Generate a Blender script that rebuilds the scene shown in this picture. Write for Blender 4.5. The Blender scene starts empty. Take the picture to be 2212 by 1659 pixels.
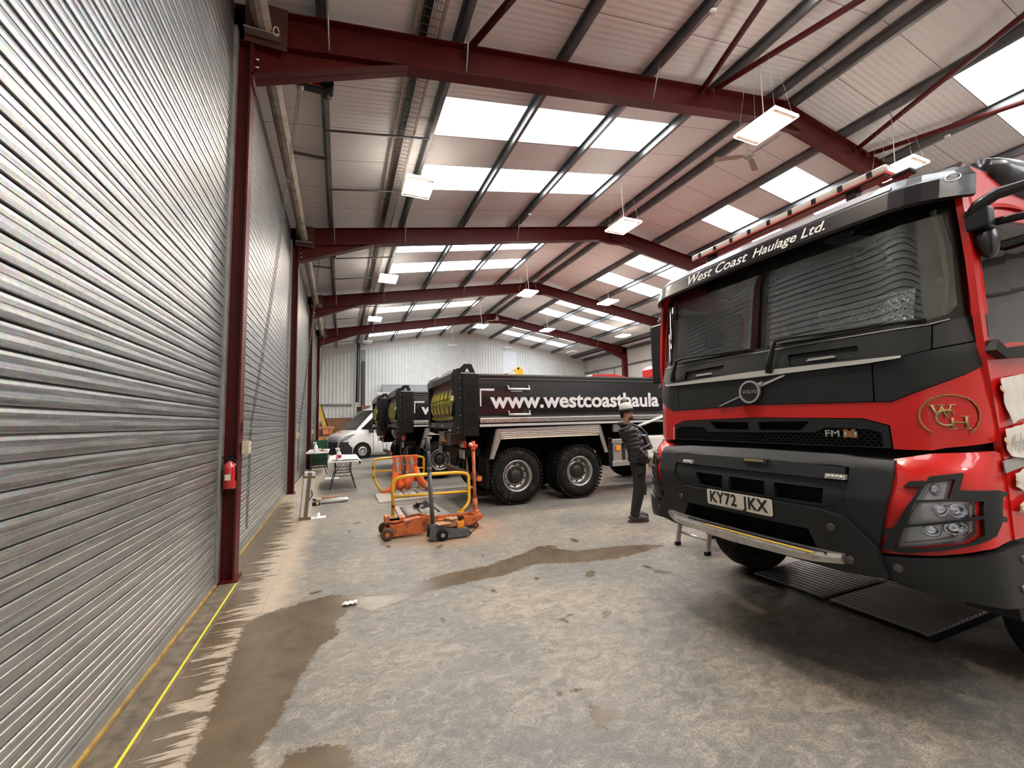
import bpy, bmesh, math, random
import numpy as np
from mathutils import Vector, Matrix, noise
random.seed(7)
PI = math.pi
SC = bpy.context.scene
COL = SC.collection

# ---------------------------------------------------------------- camera, world, exposure, lights
def setup_camera():
    f, yaw, pitch, roll, h = 897.61, 0.39322, 0.08886, -0.023945, 1.6
    cy, sy, cp, sp = math.cos(yaw), math.sin(yaw), math.cos(pitch), math.sin(pitch)
    F = Vector((sy*cp, cy*cp, sp)); R = Vector((cy, -sy, 0)); U = R.cross(F)
    cr, sr = math.cos(roll), math.sin(roll)
    r = cr*R + sr*U; u = -sr*R + cr*U
    cam = bpy.data.cameras.new('camera'); o = bpy.data.objects.new('camera', cam); COL.objects.link(o)
    cam.sensor_width = 36.0; cam.lens = f/2212*36.0; cam.clip_start = 0.05; cam.clip_end = 200
    o.matrix_world = Matrix(((r.x, u.x, -F.x, 0), (r.y, u.y, -F.y, 0), (r.z, u.z, -F.z, h), (0, 0, 0, 1)))
    SC.camera = o
setup_camera()
SC.view_settings.view_transform = 'Standard'
SC.view_settings.look = 'None'
SC.view_settings.gamma = 1.0
SC.view_settings.use_curve_mapping = False
SC.view_settings.exposure = 0.58
SKYLIGHT = 7.0       # daylight through the rooflights
LAMP = 110.0          # glow of a high-bay lamp face
LAMP_W = 110.0        # light a high-bay lamp gives
w = bpy.data.worlds.new('world'); SC.world = w; w.use_nodes = True
w.node_tree.nodes['Background'].inputs[0].default_value = (.75, .85, 1, 1)
w.node_tree.nodes['Background'].inputs[1].default_value = 1.0
SC.cycles.use_denoising = True
SC.cycles.max_bounces = 10
SC.cycles.diffuse_bounces = 7
SC.cycles.glossy_bounces = 4
SC.cycles.transparent_max_bounces = 12
SC.cycles.sample_clamp_indirect = 8.0
SC.cycles.caustics_reflective = False
SC.cycles.caustics_refractive = False

# ---------------------------------------------------------------- materials
MATS = {}
def mat(name, col=(.5, .5, .5), rough=.5, metal=0.0, bump=0.0, bscale=40.0, var=0.0, vscale=6.0, emit=None, estr=1.0, coat=0.0,
        alpha=1.0, trans=0.0, spec=.5, stretch=(1, 1, 1), dirt=None, dscale=3.0, damt=.5):
    if name in MATS: return MATS[name]
    m = bpy.data.materials.new(name); m.use_nodes = True; nt = m.node_tree; N = nt.nodes; L = nt.links
    b = N['Principled BSDF']; MATS[name] = m
    b.inputs['Base Color'].default_value = (*col, 1); b.inputs['Roughness'].default_value = rough
    b.inputs['Metallic'].default_value = metal; b.inputs['Specular IOR Level'].default_value = spec
    if coat: b.inputs['Coat Weight'].default_value = coat; b.inputs['Coat Roughness'].default_value = .04
    if trans: b.inputs['Transmission Weight'].default_value = trans
    if alpha < 1: b.inputs['Alpha'].default_value = alpha
    if emit: b.inputs['Emission Color'].default_value = (*emit, 1); b.inputs['Emission Strength'].default_value = estr
    if bump or var or dirt:
        tc = N.new('ShaderNodeTexCoord'); mp = N.new('ShaderNodeMapping'); mp.inputs['Scale'].default_value = stretch
        L.new(tc.outputs['Object'], mp.inputs['Vector'])
    if bump:
        n = N.new('ShaderNodeTexNoise'); n.inputs['Scale'].default_value = bscale; n.inputs['Detail'].default_value = 4
        bp = N.new('ShaderNodeBump'); bp.inputs['Strength'].default_value = bump; bp.inputs['Distance'].default_value = .01
        L.new(mp.outputs[0], n.inputs['Vector']); L.new(n.outputs['Fac'], bp.inputs['Height']); L.new(bp.outputs[0], b.inputs['Normal'])
    src = None
    if var:
        n = N.new('ShaderNodeTexNoise'); n.inputs['Scale'].default_value = vscale; n.inputs['Detail'].default_value = 6
        L.new(mp.outputs[0], n.inputs['Vector'])
        r = N.new('ShaderNodeValToRGB'); r.color_ramp.elements[0].position = .3; r.color_ramp.elements[1].position = .7
        r.color_ramp.elements[0].color = (*[c*(1-var) for c in col], 1); r.color_ramp.elements[1].color = (*[min(1, c*(1+var)) for c in col], 1)
        L.new(n.outputs['Fac'], r.inputs['Fac']); L.new(r.outputs[0], b.inputs['Base Color']); src = r.outputs[0]
    if dirt:
        n = N.new('ShaderNodeTexNoise'); n.inputs['Scale'].default_value = dscale; n.inputs['Detail'].default_value = 8; n.inputs['Roughness'].default_value = .65
        L.new(mp.outputs[0], n.inputs['Vector'])
        r = N.new('ShaderNodeValToRGB'); r.color_ramp.elements[0].position = .62-damt*.3; r.color_ramp.elements[1].position = .75-damt*.2
        L.new(n.outputs['Fac'], r.inputs['Fac'])
        mx = N.new('ShaderNodeMix'); mx.data_type = 'RGBA'; mx.inputs[6].default_value = (*col, 1); mx.inputs[7].default_value = (*dirt, 1)
        if src: L.new(src, mx.inputs[6])
        L.new(r.outputs[0], mx.inputs[0]); L.new(mx.outputs[2], b.inputs['Base Color'])
    return m

# ---------------------------------------------------------------- mesh helpers
class MB:
    """Collects shapes that become ONE mesh object."""
    def __init__(s): s.v = []; s.f = []; s.sm = []
    def add(s, vs, fs, smooth=False):
        b = len(s.v); s.v += [tuple(v) for v in vs]
        for f in fs: s.f.append([b+i for i in f]); s.sm.append(smooth)
        return s
    def box(s, x0, x1, y0, y1, z0, z1, bev=0):
        if bev: return s.bbox(x0, x1, y0, y1, z0, z1, bev)
        vs = [(x, y, z) for x in (x0, x1) for y in (y0, y1) for z in (z0, z1)]
        return s.add(vs, [(0, 1, 3, 2), (4, 6, 7, 5), (0, 4, 5, 1), (2, 3, 7, 6), (0, 2, 6, 4), (1, 5, 7, 3)])
    def bm(s, bm, M=None, smooth=False):
        bm.verts.index_update()
        vs = [(M @ v.co if M else v.co.copy()) for v in bm.verts]
        s.add(vs, [[v.index for v in f.verts] for f in bm.faces], smooth); bm.free(); return s
    def bbox(s, x0, x1, y0, y1, z0, z1, bev, M=None, seg=2):
        bm = bmesh.new(); bmesh.ops.create_cube(bm, size=1)
        for v in bm.verts: v.co = ((x0+x1)/2+v.co.x*(x1-x0), (y0+y1)/2+v.co.y*(y1-y0), (z0+z1)/2+v.co.z*(z1-z0))
        bmesh.ops.bevel(bm, geom=bm.edges[:], offset=bev, segments=seg, affect='EDGES', profile=.6)
        return s.bm(bm, M)
    def obox(s, c, size, rot=(0, 0, 0), bev=0):
        from mathutils import Euler
        M = Matrix.Translation(c) @ Euler(rot).to_matrix().to_4x4(); a, b, d = [t/2 for t in size]
        if bev: return s.bbox(-a, a, -b, b, -d, d, bev, M)
        vs = [M @ Vector((x, y, z)) for x in (-a, a) for y in (-b, b) for z in (-d, d)]
        return s.add(vs, [(0, 1, 3, 2), (4, 6, 7, 5), (0, 4, 5, 1), (2, 3, 7, 6), (0, 2, 6, 4), (1, 5, 7, 3)])
    def cyl(s, p0, p1, r, n=16, r1=None, cap=True, smooth=True):
        p0, p1 = Vector(p0), Vector(p1); d = (p1-p0).normalized(); a = d.orthogonal().normalized(); b = d.cross(a)
        r1 = r if r1 is None else r1; vs = []
        for p, q in ((p0, r), (p1, r1)):
            for i in range(n): t = 2*PI*i/n; vs.append(p+(a*math.cos(t)+b*math.sin(t))*q)
        s.add(vs, [(i, (i+1) % n, n+(i+1) % n, n+i) for i in range(n)], smooth)
        if cap:
            k = len(s.v)-2*n; s.f.append([k+i for i in reversed(range(n))]); s.f.append([k+n+i for i in range(n)]); s.sm += [False, False]
        return s
    def tube(s, pts, r, n=8, closed=False, smooth=True):
        pts = [Vector(p) for p in pts]; m = len(pts); vs = []; prev = None
        rr = r if isinstance(r, (list, tuple)) else [r]*m
        for i, p in enumerate(pts):
            if closed: d = (pts[(i+1) % m]-pts[i-1]).normalized()
            else: d = (pts[min(i+1, m-1)]-pts[max(i-1, 0)]).normalized()
            a = d.orthogonal().normalized() if prev is None else (prev-d*prev.dot(d)).normalized()
            prev = a; b = d.cross(a)
            for k in range(n): t = 2*PI*k/n; vs.append(p+(a*math.cos(t)+b*math.sin(t))*rr[i])
        fs = [(i*n+k, i*n+(k+1) % n, ((i+1) % m)*n+(k+1) % n, ((i+1) % m)*n+k) for i in range(m if closed else m-1) for k in range(n)]
        if not closed: fs += [tuple(reversed(range(n))), tuple((m-1)*n+k for k in range(n))]
        return s.add(vs, fs, smooth)
    def prism(s, poly, a0, a1, axis='y', smooth=False):
        """Polygon extruded along an axis. axis y: poly=(x,z); x: (y,z); z: (x,y)."""
        def P(p, a): return {'y': (p[0], a, p[1]), 'x': (a, p[0], p[1]), 'z': (p[0], p[1], a)}[axis]
        n = len(poly); vs = [P(p, a0) for p in poly]+[P(p, a1) for p in poly]
        s.add(vs, [(i, (i+1) % n, n+(i+1) % n, n+i) for i in range(n)], smooth)
        k = len(s.v)-2*n; s.f.append([k+i for i in reversed(range(n))]); s.f.append([k+n+i for i in range(n)]); s.sm += [False, False]
        return s
    def lathe(s, prof, c, axis='z', n=32, smooth=True, closed=False):
        """prof: list of (radius, height along the axis)."""
        A = {'x': (Vector((1, 0, 0)), Vector((0, 1, 0)), Vector((0, 0, 1))), 'y': (Vector((0, 1, 0)), Vector((1, 0, 0)), Vector((0, 0, 1))),
             'z': (Vector((0, 0, 1)), Vector((1, 0, 0)), Vector((0, 1, 0)))}[axis]
        c = Vector(c); vs = []; m = len(prof)
        for r, h in prof:
            for k in range(n): t = 2*PI*k/n; vs.append(c+A[0]*h+(A[1]*math.cos(t)+A[2]*math.sin(t))*r)
        fs = [(i*n+k, i*n+(k+1) % n, (i+1)*n+(k+1) % n, (i+1)*n+k) for i in range(m-1) for k in range(n)]
        if closed: fs += [((m-1)*n+k, (m-1)*n+(k+1) % n, (k+1) % n, k) for k in range(n)]
        return s.add(vs, fs, smooth)
    def ball(s, c, r, seg=16, ring=10, sc=(1, 1, 1)):
        bm = bmesh.new(); bmesh.ops.create_uvsphere(bm, u_segments=seg, v_segments=ring, radius=r)
        return s.bm(bm, Matrix.Translation(c) @ Matrix.Diagonal((*sc, 1)), True)
    def grid(s, fn, nu, nv, smooth=True):
        vs = [fn(i/nu, j/nv) for i in range(nu+1) for j in range(nv+1)]
        return s.add(vs, [(i*(nv+1)+j, (i+1)*(nv+1)+j, (i+1)*(nv+1)+j+1, i*(nv+1)+j+1) for i in range(nu) for j in range(nv)], smooth)
    def xf(s, M): s.v = [tuple(M @ Vector(v)) for v in s.v]; return s
    def build(s, name, m, parent=None, label=None):
        me = bpy.data.meshes.new(name); me.from_pydata(s.v, [], s.f); me.update()
        me.polygons.foreach_set('use_smooth', s.sm)
        bm = bmesh.new(); bm.from_mesh(me); bmesh.ops.recalc_face_normals(bm, faces=bm.faces[:]); bm.to_mesh(me); bm.free()
        for q in (m if isinstance(m, (list, tuple)) else [m]): me.materials.append(q)
        o = bpy.data.objects.new(name, me); COL.objects.link(o)
        if parent: o.parent = parent
        if label: o['label'] = label
        return o

def thing(name, label, cat, loc=(0, 0, 0), rz=0, group=None):
    o = bpy.data.objects.new(name, None); COL.objects.link(o); o.empty_display_size = .2
    o.location = loc; o.rotation_euler = (0, 0, rz); return tag(o, label, cat, group)
def tag(o, label, cat, group=None, kind=None):
    o['label'] = label; o['category'] = cat
    if group: o['group'] = group
    if kind: o['kind'] = kind
    return o
def struct(o, label=None):
    o['kind'] = 'structure'
    if label: o['label'] = label
    return o
def dup(root, loc=None, rz=None, label=None):
    def cp(o, par):
        c = o.copy(); COL.objects.link(c)
        if par: c.parent = par
        for ch in kids.get(o.name, []): cp(ch, c)
        return c
    kids = {}
    for o in COL.objects:
        if o.parent: kids.setdefault(o.parent.name, []).append(o)
    r = cp(root, None)
    if loc is not None: r.location = loc
    if rz is not None: r.rotation_euler = (0, 0, rz)
    if label: r['label'] = label
    return r
def arc(cx, cz, r, a0, a1, n):
    return [(cx+r*math.cos(math.radians(a0+(a1-a0)*i/n)), cz+r*math.sin(math.radians(a0+(a1-a0)*i/n))) for i in range(n+1)]

# text -> flat mesh polygons (verts in xy plane), slightly emboldened
def text_bm(body, size=1.0, bold=0.0, shear=0.0, spacing=1.0, align='CENTER', width=None, depth=0.0, base=False):
    c = bpy.data.curves.new('text', 'FONT'); c.body = body; c.size = size; c.offset = bold; c.shear = shear
    c.space_character = spacing; c.align_x = align; c.align_y = 'TOP_BASELINE' if base else 'CENTER'; c.extrude = depth; c.resolution_u = 3
    o = bpy.data.objects.new('text', c); COL.objects.link(o)
    bpy.context.view_layer.update()
    dg = bpy.context.evaluated_depsgraph_get(); me = bpy.data.meshes.new_from_object(o.evaluated_get(dg))
    bpy.data.objects.remove(o); bpy.data.curves.remove(c)
    bm = bmesh.new(); bm.from_mesh(me); bpy.data.meshes.remove(me)
    xs = [v.co.x for v in bm.verts]
    if width:
        k = width/(max(xs)-min(xs)); m = (max(xs)+min(xs))/2 if align == 'CENTER' else min(xs)
        for v in bm.verts: v.co.x = (v.co.x-m)*k
    return bm
def text_mb(body, M, **kw):
    mb = MB(); mb.bm(text_bm(body, **kw), M); return mb
def basis(o, ex, ey):
    """Matrix whose local x,y axes are ex,ey at origin o."""
    ex = Vector(ex).normalized(); ey = Vector(ey).normalized(); ez = ex.cross(ey)
    return Matrix(((ex.x, ey.x, ez.x, o[0]), (ex.y, ey.y, ez.y, o[1]), (ex.z, ey.z, ez.z, o[2]), (0, 0, 0, 1)))
# ---------------------------------------------------------------- the hall
XL, XR_, YB, YE = -1.45, 18.9, -6.6, 29.45          # wall planes
RX, RZ, SL = 8.5, 8.14, .1673                        # ridge x, top of rafters at the ridge, roof slope
Y1, BAY = 5.37, 6.005
FY = [Y1+BAY*i for i in range(4)]                    # the four steel frames in view
def rz(x): return RZ-SL*abs(x-RX)                    # top of rafter
LIN = .18                                            # purlin depth: lining sits this far above the rafters
PL = [-.28, 1.5, 3.22, 4.95, 6.62]; PR = [10.45, 12.1, 13.9, 15.7, 17.5]
STRIPS = [(.54, 1.54), (2.56, 3.56)]
SKY_Y = [(a+BAY*k, b+BAY*k) for k in range(-1, 5) for a, b in STRIPS if b+BAY*k < 29]
SKY_X = [(1.56, 3.22), (3.22, 4.95), (4.95, 6.66)]; SKY_XR = [(10.55, 12.12), (12.12, 13.9), (13.9, 15.6)]

def m_ceiling():
    m = bpy.data.materials.new('ceiling_lining'); m.use_nodes = True; N = m.node_tree.nodes; L = m.node_tree.links; b = N['Principled BSDF']
    tc = N.new('ShaderNodeTexCoord'); sep = N.new('ShaderNodeSeparateXYZ'); L.new(tc.outputs['Object'], sep.inputs[0])
    def math_(op, a, v=None):
        n = N.new('ShaderNodeMath'); n.operation = op; L.new(a, n.inputs[0])
        if v is not None: n.inputs[1].default_value = v
        return n.outputs[0]
    # panel joints every metre along the hall, shallow ribs between them
    y = math_('ADD', sep.outputs['Y'], 20.46-.0); fr = math_('FRACT', math_('MULTIPLY', y, 1/1.001))
    seam = math_('LESS_THAN', fr, .012)
    ribs = math_('SINE', math_('MULTIPLY', sep.outputs['Y'], 2*PI/.1))
    noi = N.new('ShaderNodeTexNoise'); noi.inputs['Scale'].default_value = .8; noi.inputs['Detail'].default_value = 5; L.new(tc.outputs['Object'], noi.inputs['Vector'])
    r = N.new('ShaderNodeValToRGB'); r.color_ramp.elements[0].color = (.70, .70, .70, 1); r.color_ramp.elements[1].color = (.82, .82, .82, 1); L.new(noi.outputs['Fac'], r.inputs[0])
    mx = N.new('ShaderNodeMix'); mx.data_type = 'RGBA'; L.new(seam, mx.inputs[0]); L.new(r.outputs[0], mx.inputs[6]); mx.inputs[7].default_value = (.22, .19, .18, 1)
    L.new(mx.outputs[2], b.inputs['Base Color'])
    bp = N.new('ShaderNodeBump'); bp.inputs['Distance'].default_value = .004; bp.inputs['Strength'].default_value = .7; L.new(ribs, bp.inputs['Height']); L.new(bp.outputs[0], b.inputs['Normal'])
    b.inputs['Roughness'].default_value = .5; return m
M_CEIL = m_ceiling()
M_WALLW = mat('white_cladding', (.62, .63, .62), .45, var=.05, vscale=2)
M_WALLP = mat('cream_lining', (.6, .57, .55), .5, var=.05, vscale=1)
M_GALV = mat('galvanised_purlin', (.17, .17, .175), .42, .75, var=.2, vscale=3)
M_RED = mat('red_oxide_steel', (.075, .005, .004), .5, var=.15, vscale=5, spec=.3)
M_DRED = mat('dark_oxide_plate', (.07, .02, .014), .6, var=.2, vscale=8)
M_SKY = mat('daylit_rooflight', (.9, .9, .9), .4, emit=(.93, .97, 1), estr=SKYLIGHT)
M_BLACK = mat('black_plastic', (.007, .007, .0075), .5, spec=.25)
M_STEEL = mat('bright_steel', (.5, .5, .5), .3, 1)

def ceiling():
    mb = MB()
    def slab(x0, x1, y0, y1):
        # one rectangle of lining following the slope, 3 cm thick
        z0, z1 = rz(x0)+LIN, rz(x1)+LIN
        mb.prism([(x0, z0), (x1, z1), (x1, z1+.03), (x0, z0+.03)], y0, y1, 'y')
    for side, xs, xa, xb in (('L', SKY_X, XL-.1, RX), ('R', SKY_XR, RX, XR_+.1)):
        lo, hi = xs[0][0], xs[-1][1]
        if side == 'L': slab(xa, lo, YB, YE+.1); slab(hi, xb, YB, YE+.1)
        else: slab(xa, lo, YB, YE+.1); slab(hi, xb, YB, YE+.1)
        y = YB
        for a, b in SKY_Y: slab(lo, hi, y, a); y = b
        slab(lo, hi, y, YE+.1)
    struct(mb.build('ceiling', M_CEIL), 'pale pinkish ribbed roof lining of the hall')
ceiling()
def skylights():
    k = 1
    for a, b in SKY_Y:
        for x0, x1 in SKY_X+SKY_XR:
            z0, z1 = rz(x0)+LIN+.012, rz(x1)+LIN+.012; mb = MB()
            mb.prism([(x0, z0), (x1, z1), (x1, z1+.012), (x0, z0+.012)], a, b, 'y')
            o = struct(mb.build('window_%d' % k, M_SKY)); k += 1
            if x0 == SKY_X[-1][0]:      # pale lip at the upper end of a strip
                pass
skylights()

def corrugated(name, pts, axis, m, pitch=.2, depth=.035):
    pass

# wall bodies
def wall_end():
    """White profiled sheeting below the gable, ribs every 0.2 m."""
    mb = MB(); x = XL; prof = []
    p = .22
    while x < XR_:
        for dx, dy in ((0, 0), (.09, 0), (.12, -.04), (.19, -.04)): 
            if x+dx < XR_: prof.append((x+dx, YE+dy))
        x += p
    prof.append((XR_, YE)); n = len(prof)
    vs = [(a, b, 0) for a, b in prof]+[(a, b, rz(a)-.25) for a, b in prof]
    mb.add(vs, [(i, i+1, n+i+1, n+i) for i in range(n-1)])
    o = struct(mb.build('wall_end', M_WALLW), 'white profiled sheet gable wall at the far end')
    # gable band just under the roof
    mb = MB(); mb.prism([(XL, rz(XL)-.35), (RX, RZ-.35), (XR_, rz(XR_)-.35), (XR_, rz(XR_)+.2), (RX, RZ+.2), (XL, rz(XL)+.2)], YE-.05, YE+.05, 'y')
    mb.build('gable_band', M_WALLP, o)
    mb = MB(); mb.box(11.5, 12.6, YE-.06, YE-.03, 3.2, 6.95); mb.build('flat_panel', mat('flat_white_panel', (.66, .68, .72), .5), o)
    mb = MB(); mb.box(XL+.1, .72, YE-.16, YE-.06, 2.86, 2.97); mb.build('sheeting_rail', M_GALV, o)
    mb = MB(); mb.box(1.3, 1.55, YE-.15, YE-.04, 2.5, 6.6); mb.build('cover_strip', mat('grey_strip', (.25, .26, .27), .5), o)
wall_end()
def wall_right():
    mb = MB(); mb.box(XR_, XR_+.1, YB, YE, 0, rz(XR_)+.2)
    o = struct(mb.build('wall_right', M_WALLP), 'cream lined side wall beyond the trucks')
    for z in (3.4, 5.35): mb = MB(); mb.box(XR_-.12, XR_, YB, YE, z, z+.09); mb.build('sheeting_rail', M_GALV, o)
    mb = MB()
    for y in (25.5, 27.6): mb.tube([(XR_-.06, y, 3.4), (XR_-.06, y, 5.4)], .02, 6)
    mb.build('rail_tie', M_GALV, o)
wall_right()
struct(MB().box(XL, XR_, YB-.1, YB, 0, 6.3).prism([(XL, 6.3), (XR_, 6.3), (XR_, rz(XR_)+.2), (RX, RZ+.2), (XL, rz(XL)+.2)], YB-.1, YB, 'y').build('wall_back', M_WALLP))
def wall_left():
    mb = MB(); mb.box(XL-.1, XL, YB, YE, 0, rz(XL)+.2)
    struct(mb.build('wall_left', M_WALLP), 'lining behind the roller shutters')
wall_left()

# ---- roller shutters
def m_shutter():
    m = bpy.data.materials.new('galvanised_shutter'); m.use_nodes = True; N = m.node_tree.nodes; L = m.node_tree.links; b = N['Principled BSDF']
    tc = N.new('ShaderNodeTexCoord'); mp = N.new('ShaderNodeMapping'); mp.inputs['Scale'].default_value = (1, .6, 14); L.new(tc.outputs['Object'], mp.inputs[0])
    n1 = N.new('ShaderNodeTexNoise'); n1.inputs['Scale'].default_value = 3; n1.inputs['Detail'].default_value = 8; n1.inputs['Roughness'].default_value = .7; L.new(mp.outputs[0], n1.inputs['Vector'])
    n2 = N.new('ShaderNodeTexVoronoi'); n2.inputs['Scale'].default_value = 60; L.new(tc.outputs['Object'], n2.inputs['Vector'])
    r = N.new('ShaderNodeValToRGB'); e = r.color_ramp.elements; e[0].position = .35; e[0].color = (.24, .25, .26, 1); e[1].position = .68; e[1].color = (.50, .515, .53, 1); L.new(n1.outputs['Fac'], r.inputs[0])
    mx = N.new('ShaderNodeMix'); mx.data_type = 'RGBA'; mx.blend_type = 'MULTIPLY'; mx.inputs[0].default_value = .25; L.new(r.outputs[0], mx.inputs[6]); L.new(n2.outputs['Color'], mx.inputs[7])
    # dusty lower slats
    sep = N.new('ShaderNodeSeparateXYZ'); L.new(tc.outputs['Object'], sep.inputs[0])
    mr = N.new('ShaderNodeMapRange'); mr.inputs[1].default_value = 1.7; mr.inputs[2].default_value = .2; L.new(sep.outputs['Z'], mr.inputs[0])
    mu = N.new('ShaderNodeMath'); mu.operation = 'MULTIPLY'; L.new(mr.outputs[0], mu.inputs[0]); L.new(n1.outputs['Fac'], mu.inputs[1])
    d = N.new('ShaderNodeMix'); d.data_type = 'RGBA'; L.new(mu.outputs[0], d.inputs[0]); L.new(mx.outputs[2], d.inputs[6]); d.inputs[7].default_value = (.46, .44, .40, 1)
    L.new(d.outputs[2], b.inputs['Base Color'])
    inv = N.new('ShaderNodeMapRange'); inv.inputs[3].default_value = .92; inv.inputs[4].default_value = .35; L.new(mu.outputs[0], inv.inputs[0]); L.new(inv.outputs[0], b.inputs['Metallic'])
    rr = N.new('ShaderNodeMapRange'); rr.inputs[3].default_value = .30; rr.inputs[4].default_value = .48; L.new(n1.outputs['Fac'], rr.inputs[0]); L.new(rr.outputs[0], b.inputs['Roughness'])
    return m
M_SHUT = m_shutter()
M_GUIDE = mat('galvanised_guide', (.42, .42, .41), .4, .7, var=.15, vscale=5)
M_YEL = mat('yellow_strip', (.55, .36, .06), .5, dirt=(.25, .16, .06), dscale=9, damt=.6)
M_CREAM = mat('cream_barrel', (.42, .38, .32), .5, dirt=(.2, .17, .13), dscale=4, damt=.5)
SX = -1.17
def shutter(n, y0, y1, label):
    root = bpy.data.objects.new('door_%d' % n, None); COL.objects.link(root); root.location = (SX, (y0+y1)/2, 0); struct(root, label); root.empty_display_size = .2
    P = .1075; prof = []; z = .085
    k = 0
    while z < 6.35:                   # one interlocking slat: two soft bulges and a dark hook groove
        for t, d in ((0, -.028), (.075, -.028), (.08, .0), (.12, .004), (.35, .0065), (.56, .005), (.585, .001), (.61, .001), (.635, .0045), (.82, .0055), (.95, .003), (.99, -.004)):
            prof.append((d, z+t*P))
        z += P
    ys = (y0+.02-root.location.y, y1-.02-root.location.y); m = len(prof)
    mb = MB(); mb.add([(d, ys[0], q) for d, q in prof]+[(d, ys[1], q) for d, q in prof], [(i, i+1, m+i+1, m+i) for i in range(m-1)], False)
    mb.build('slat_curtain', M_SHUT, root)
    MB().box(-.025, .02, ys[0], ys[1], .012, .085).build('bottom_bar', M_GUIDE, root)
    MB().box(-.02, .030, ys[0], ys[1], -.0, .018).build('rubber_strip', M_YEL if n < 3 else M_BLACK, root)
    for a, b in ((y0-root.location.y-.07, y0-root.location.y+.01), (y1-root.location.y-.01, y1-root.location.y+.07)):
        g = MB(); g.box(.024, .034, a-.01, b+.015, 0, 6.2); g.box(-.05, .03, a, a+.01, 0, 6.2).box(-.05, .03, b-.01, b, 0, 6.2); g.box(-.06, -.05, a, b, 0, 6.2)
        g.build('guide_rail', M_GUIDE, root)
    return root
shutter(1, -.45, 5.22, 'nearest galvanised roller shutter filling the left edge')
shutter(2, 5.62, 11.20, 'second galvanised roller shutter behind the chain')
shutter(3, 11.62, 17.2, 'third galvanised roller shutter')
shutter(4, 17.62, 23.2, 'fourth galvanised roller shutter, farthest away')
# last bay: plain lined wall with a dark edge is wall_left itself
# threshold channel and painted line
struct(MB().box(-1.12, -.93, -.5, 5.25, -.002, .004).build('trim_1', mat('dark_threshold', (.15, .12, .09), .6, var=.5, vscale=12)), 'dark threshold channel under the nearest shutter')
struct(MB().box(-.972, -.959, -.5, 5.2, .004, .009).build('trim_2', mat('bright_yellow_line', (.85, .75, .05), .5)), 'bright yellow line along the threshold')

# ---- portal frames
ordn = ['nearest', 'second', 'third', 'farthest']
def haunch_z(x):  # underside
    t = (x+1.0)/(1.0+.8); return 5.69+(6.36-5.69)*t
RD = .46          # rafter depth
def frame(i):
    y = FY[i]; root = thing('portal_frame', 'red oxide steel portal frame across the hall, %s of the four' % ordn[i], 'steel frame', (-1.2, y, 0), 0, 'portal frames')
    def L(mb): return mb.xf(Matrix.Translation((1.2, -y, 0)))
    hw = .1
    for sgn, xc, nm in ((1, -1.0, 'column'), (-1, 18.0, 'column')):
        # H section: flanges face along x
        xi, xo = xc, xc-sgn*.36
        top = rz(xi)-.03
        mb = MB(); a, b = sorted((xi, xi-sgn*.02)); mb.box(a, b, y-hw, y+hw, 0, top)
        a, b = sorted((xo, xo+sgn*.02)); mb.box(a, b, y-hw, y+hw, 0, top)
        a, b = sorted((xi-sgn*.02, xo+sgn*.02)); mb.box(a, b, y-.006, y+.006, 0, top)
        a, b = sorted((xi+sgn*.03, xo-sgn*.03)); mb.box(a, b, y-hw-.04, y+hw+.04, 0, .02)
        L(mb).build('column', M_RED, root)
    mb = MB()
    for s, x0, x1 in ((1, -1.3, RX), (-1, 18.3, RX)):
        z0, z1 = rz(x0), RZ
        def q(zo, t): return [(x0, z0+zo), (x1, z1+zo), (x1, z1+zo-t), (x0, z0+zo-t)]
        mb.prism(q(0, .016), y-hw, y+hw, 'y'); mb.prism(q(-.016, RD-.032), y-.006, y+.006, 'y'); mb.prism(q(-RD+.016, .016), y-hw, y+hw, 'y')
        xe = RX-s*.012
        mb.box(min(xe, xe+.012*s), max(xe, xe+.012*s), y-hw, y+hw, RZ-RD-.06, RZ-.0)
    L(mb).build('rafter', M_RED, root)
    for s, xa, xb in ((1, -1.0, .8), (-1, 18.0, 16.2)):
        mb = MB(); za, zb = 5.69, rz(xb)-RD
        mb.prism([(xa, za), (xb, zb), (xb, rz(xb)-.1), (xa, rz(xa)-.1)], y-.007, y+.007, 'y')
        mb.prism([(xa, za), (xb, zb), (xb, zb+.018), (xa, za+.018)], y-hw, y+hw, 'y')
        mb.box(xa-.002 if s > 0 else xa-.02, xa+.02 if s > 0 else xa+.002, y-hw, y+hw, za-.12, rz(xa)-.02)
        L(mb).build('haunch', M_RED, root)
    # ridge haunch
    mb = MB(); mb.prism([(RX-.55, RZ-RD-.09), (RX, RZ-RD-.13), (RX+.55, RZ-RD-.09), (RX, RZ-RD)], y-.05, y+.05, 'y'); L(mb).build('ridge_plate', M_RED, root)
    # bolts at the knee
    for z in (5.82, 5.92): L(MB().cyl((-.99, y-.06, z), (-.93, y-.06, z), .014, 8)).build('knee_bolt', M_STEEL, root)
    # bearer plate for the door barrel, and fly stays down to the lower flange
    mb = MB(); mb.box(-1.08, -.64, y-.112, y-.1, 6.08, 6.62); mb.box(-1.08, -.64, y+.1, y+.112, 6.08, 6.62); L(mb).build('barrel_plate', M_DRED, root)
    for x in (-.2, 1.58, 4.95, 12.3, 15.9):
        if x > 12 and i < 2: continue
        mb = MB(); mb.tube([(x, y-.35, rz(x)+LIN*.5), (x+.02, y-.1, rz(x)-RD+.04)], .012, 6)
        L(mb).build('fly_stay', M_GUIDE, root)
    return root
for i in range(4): frame(i)

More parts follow.
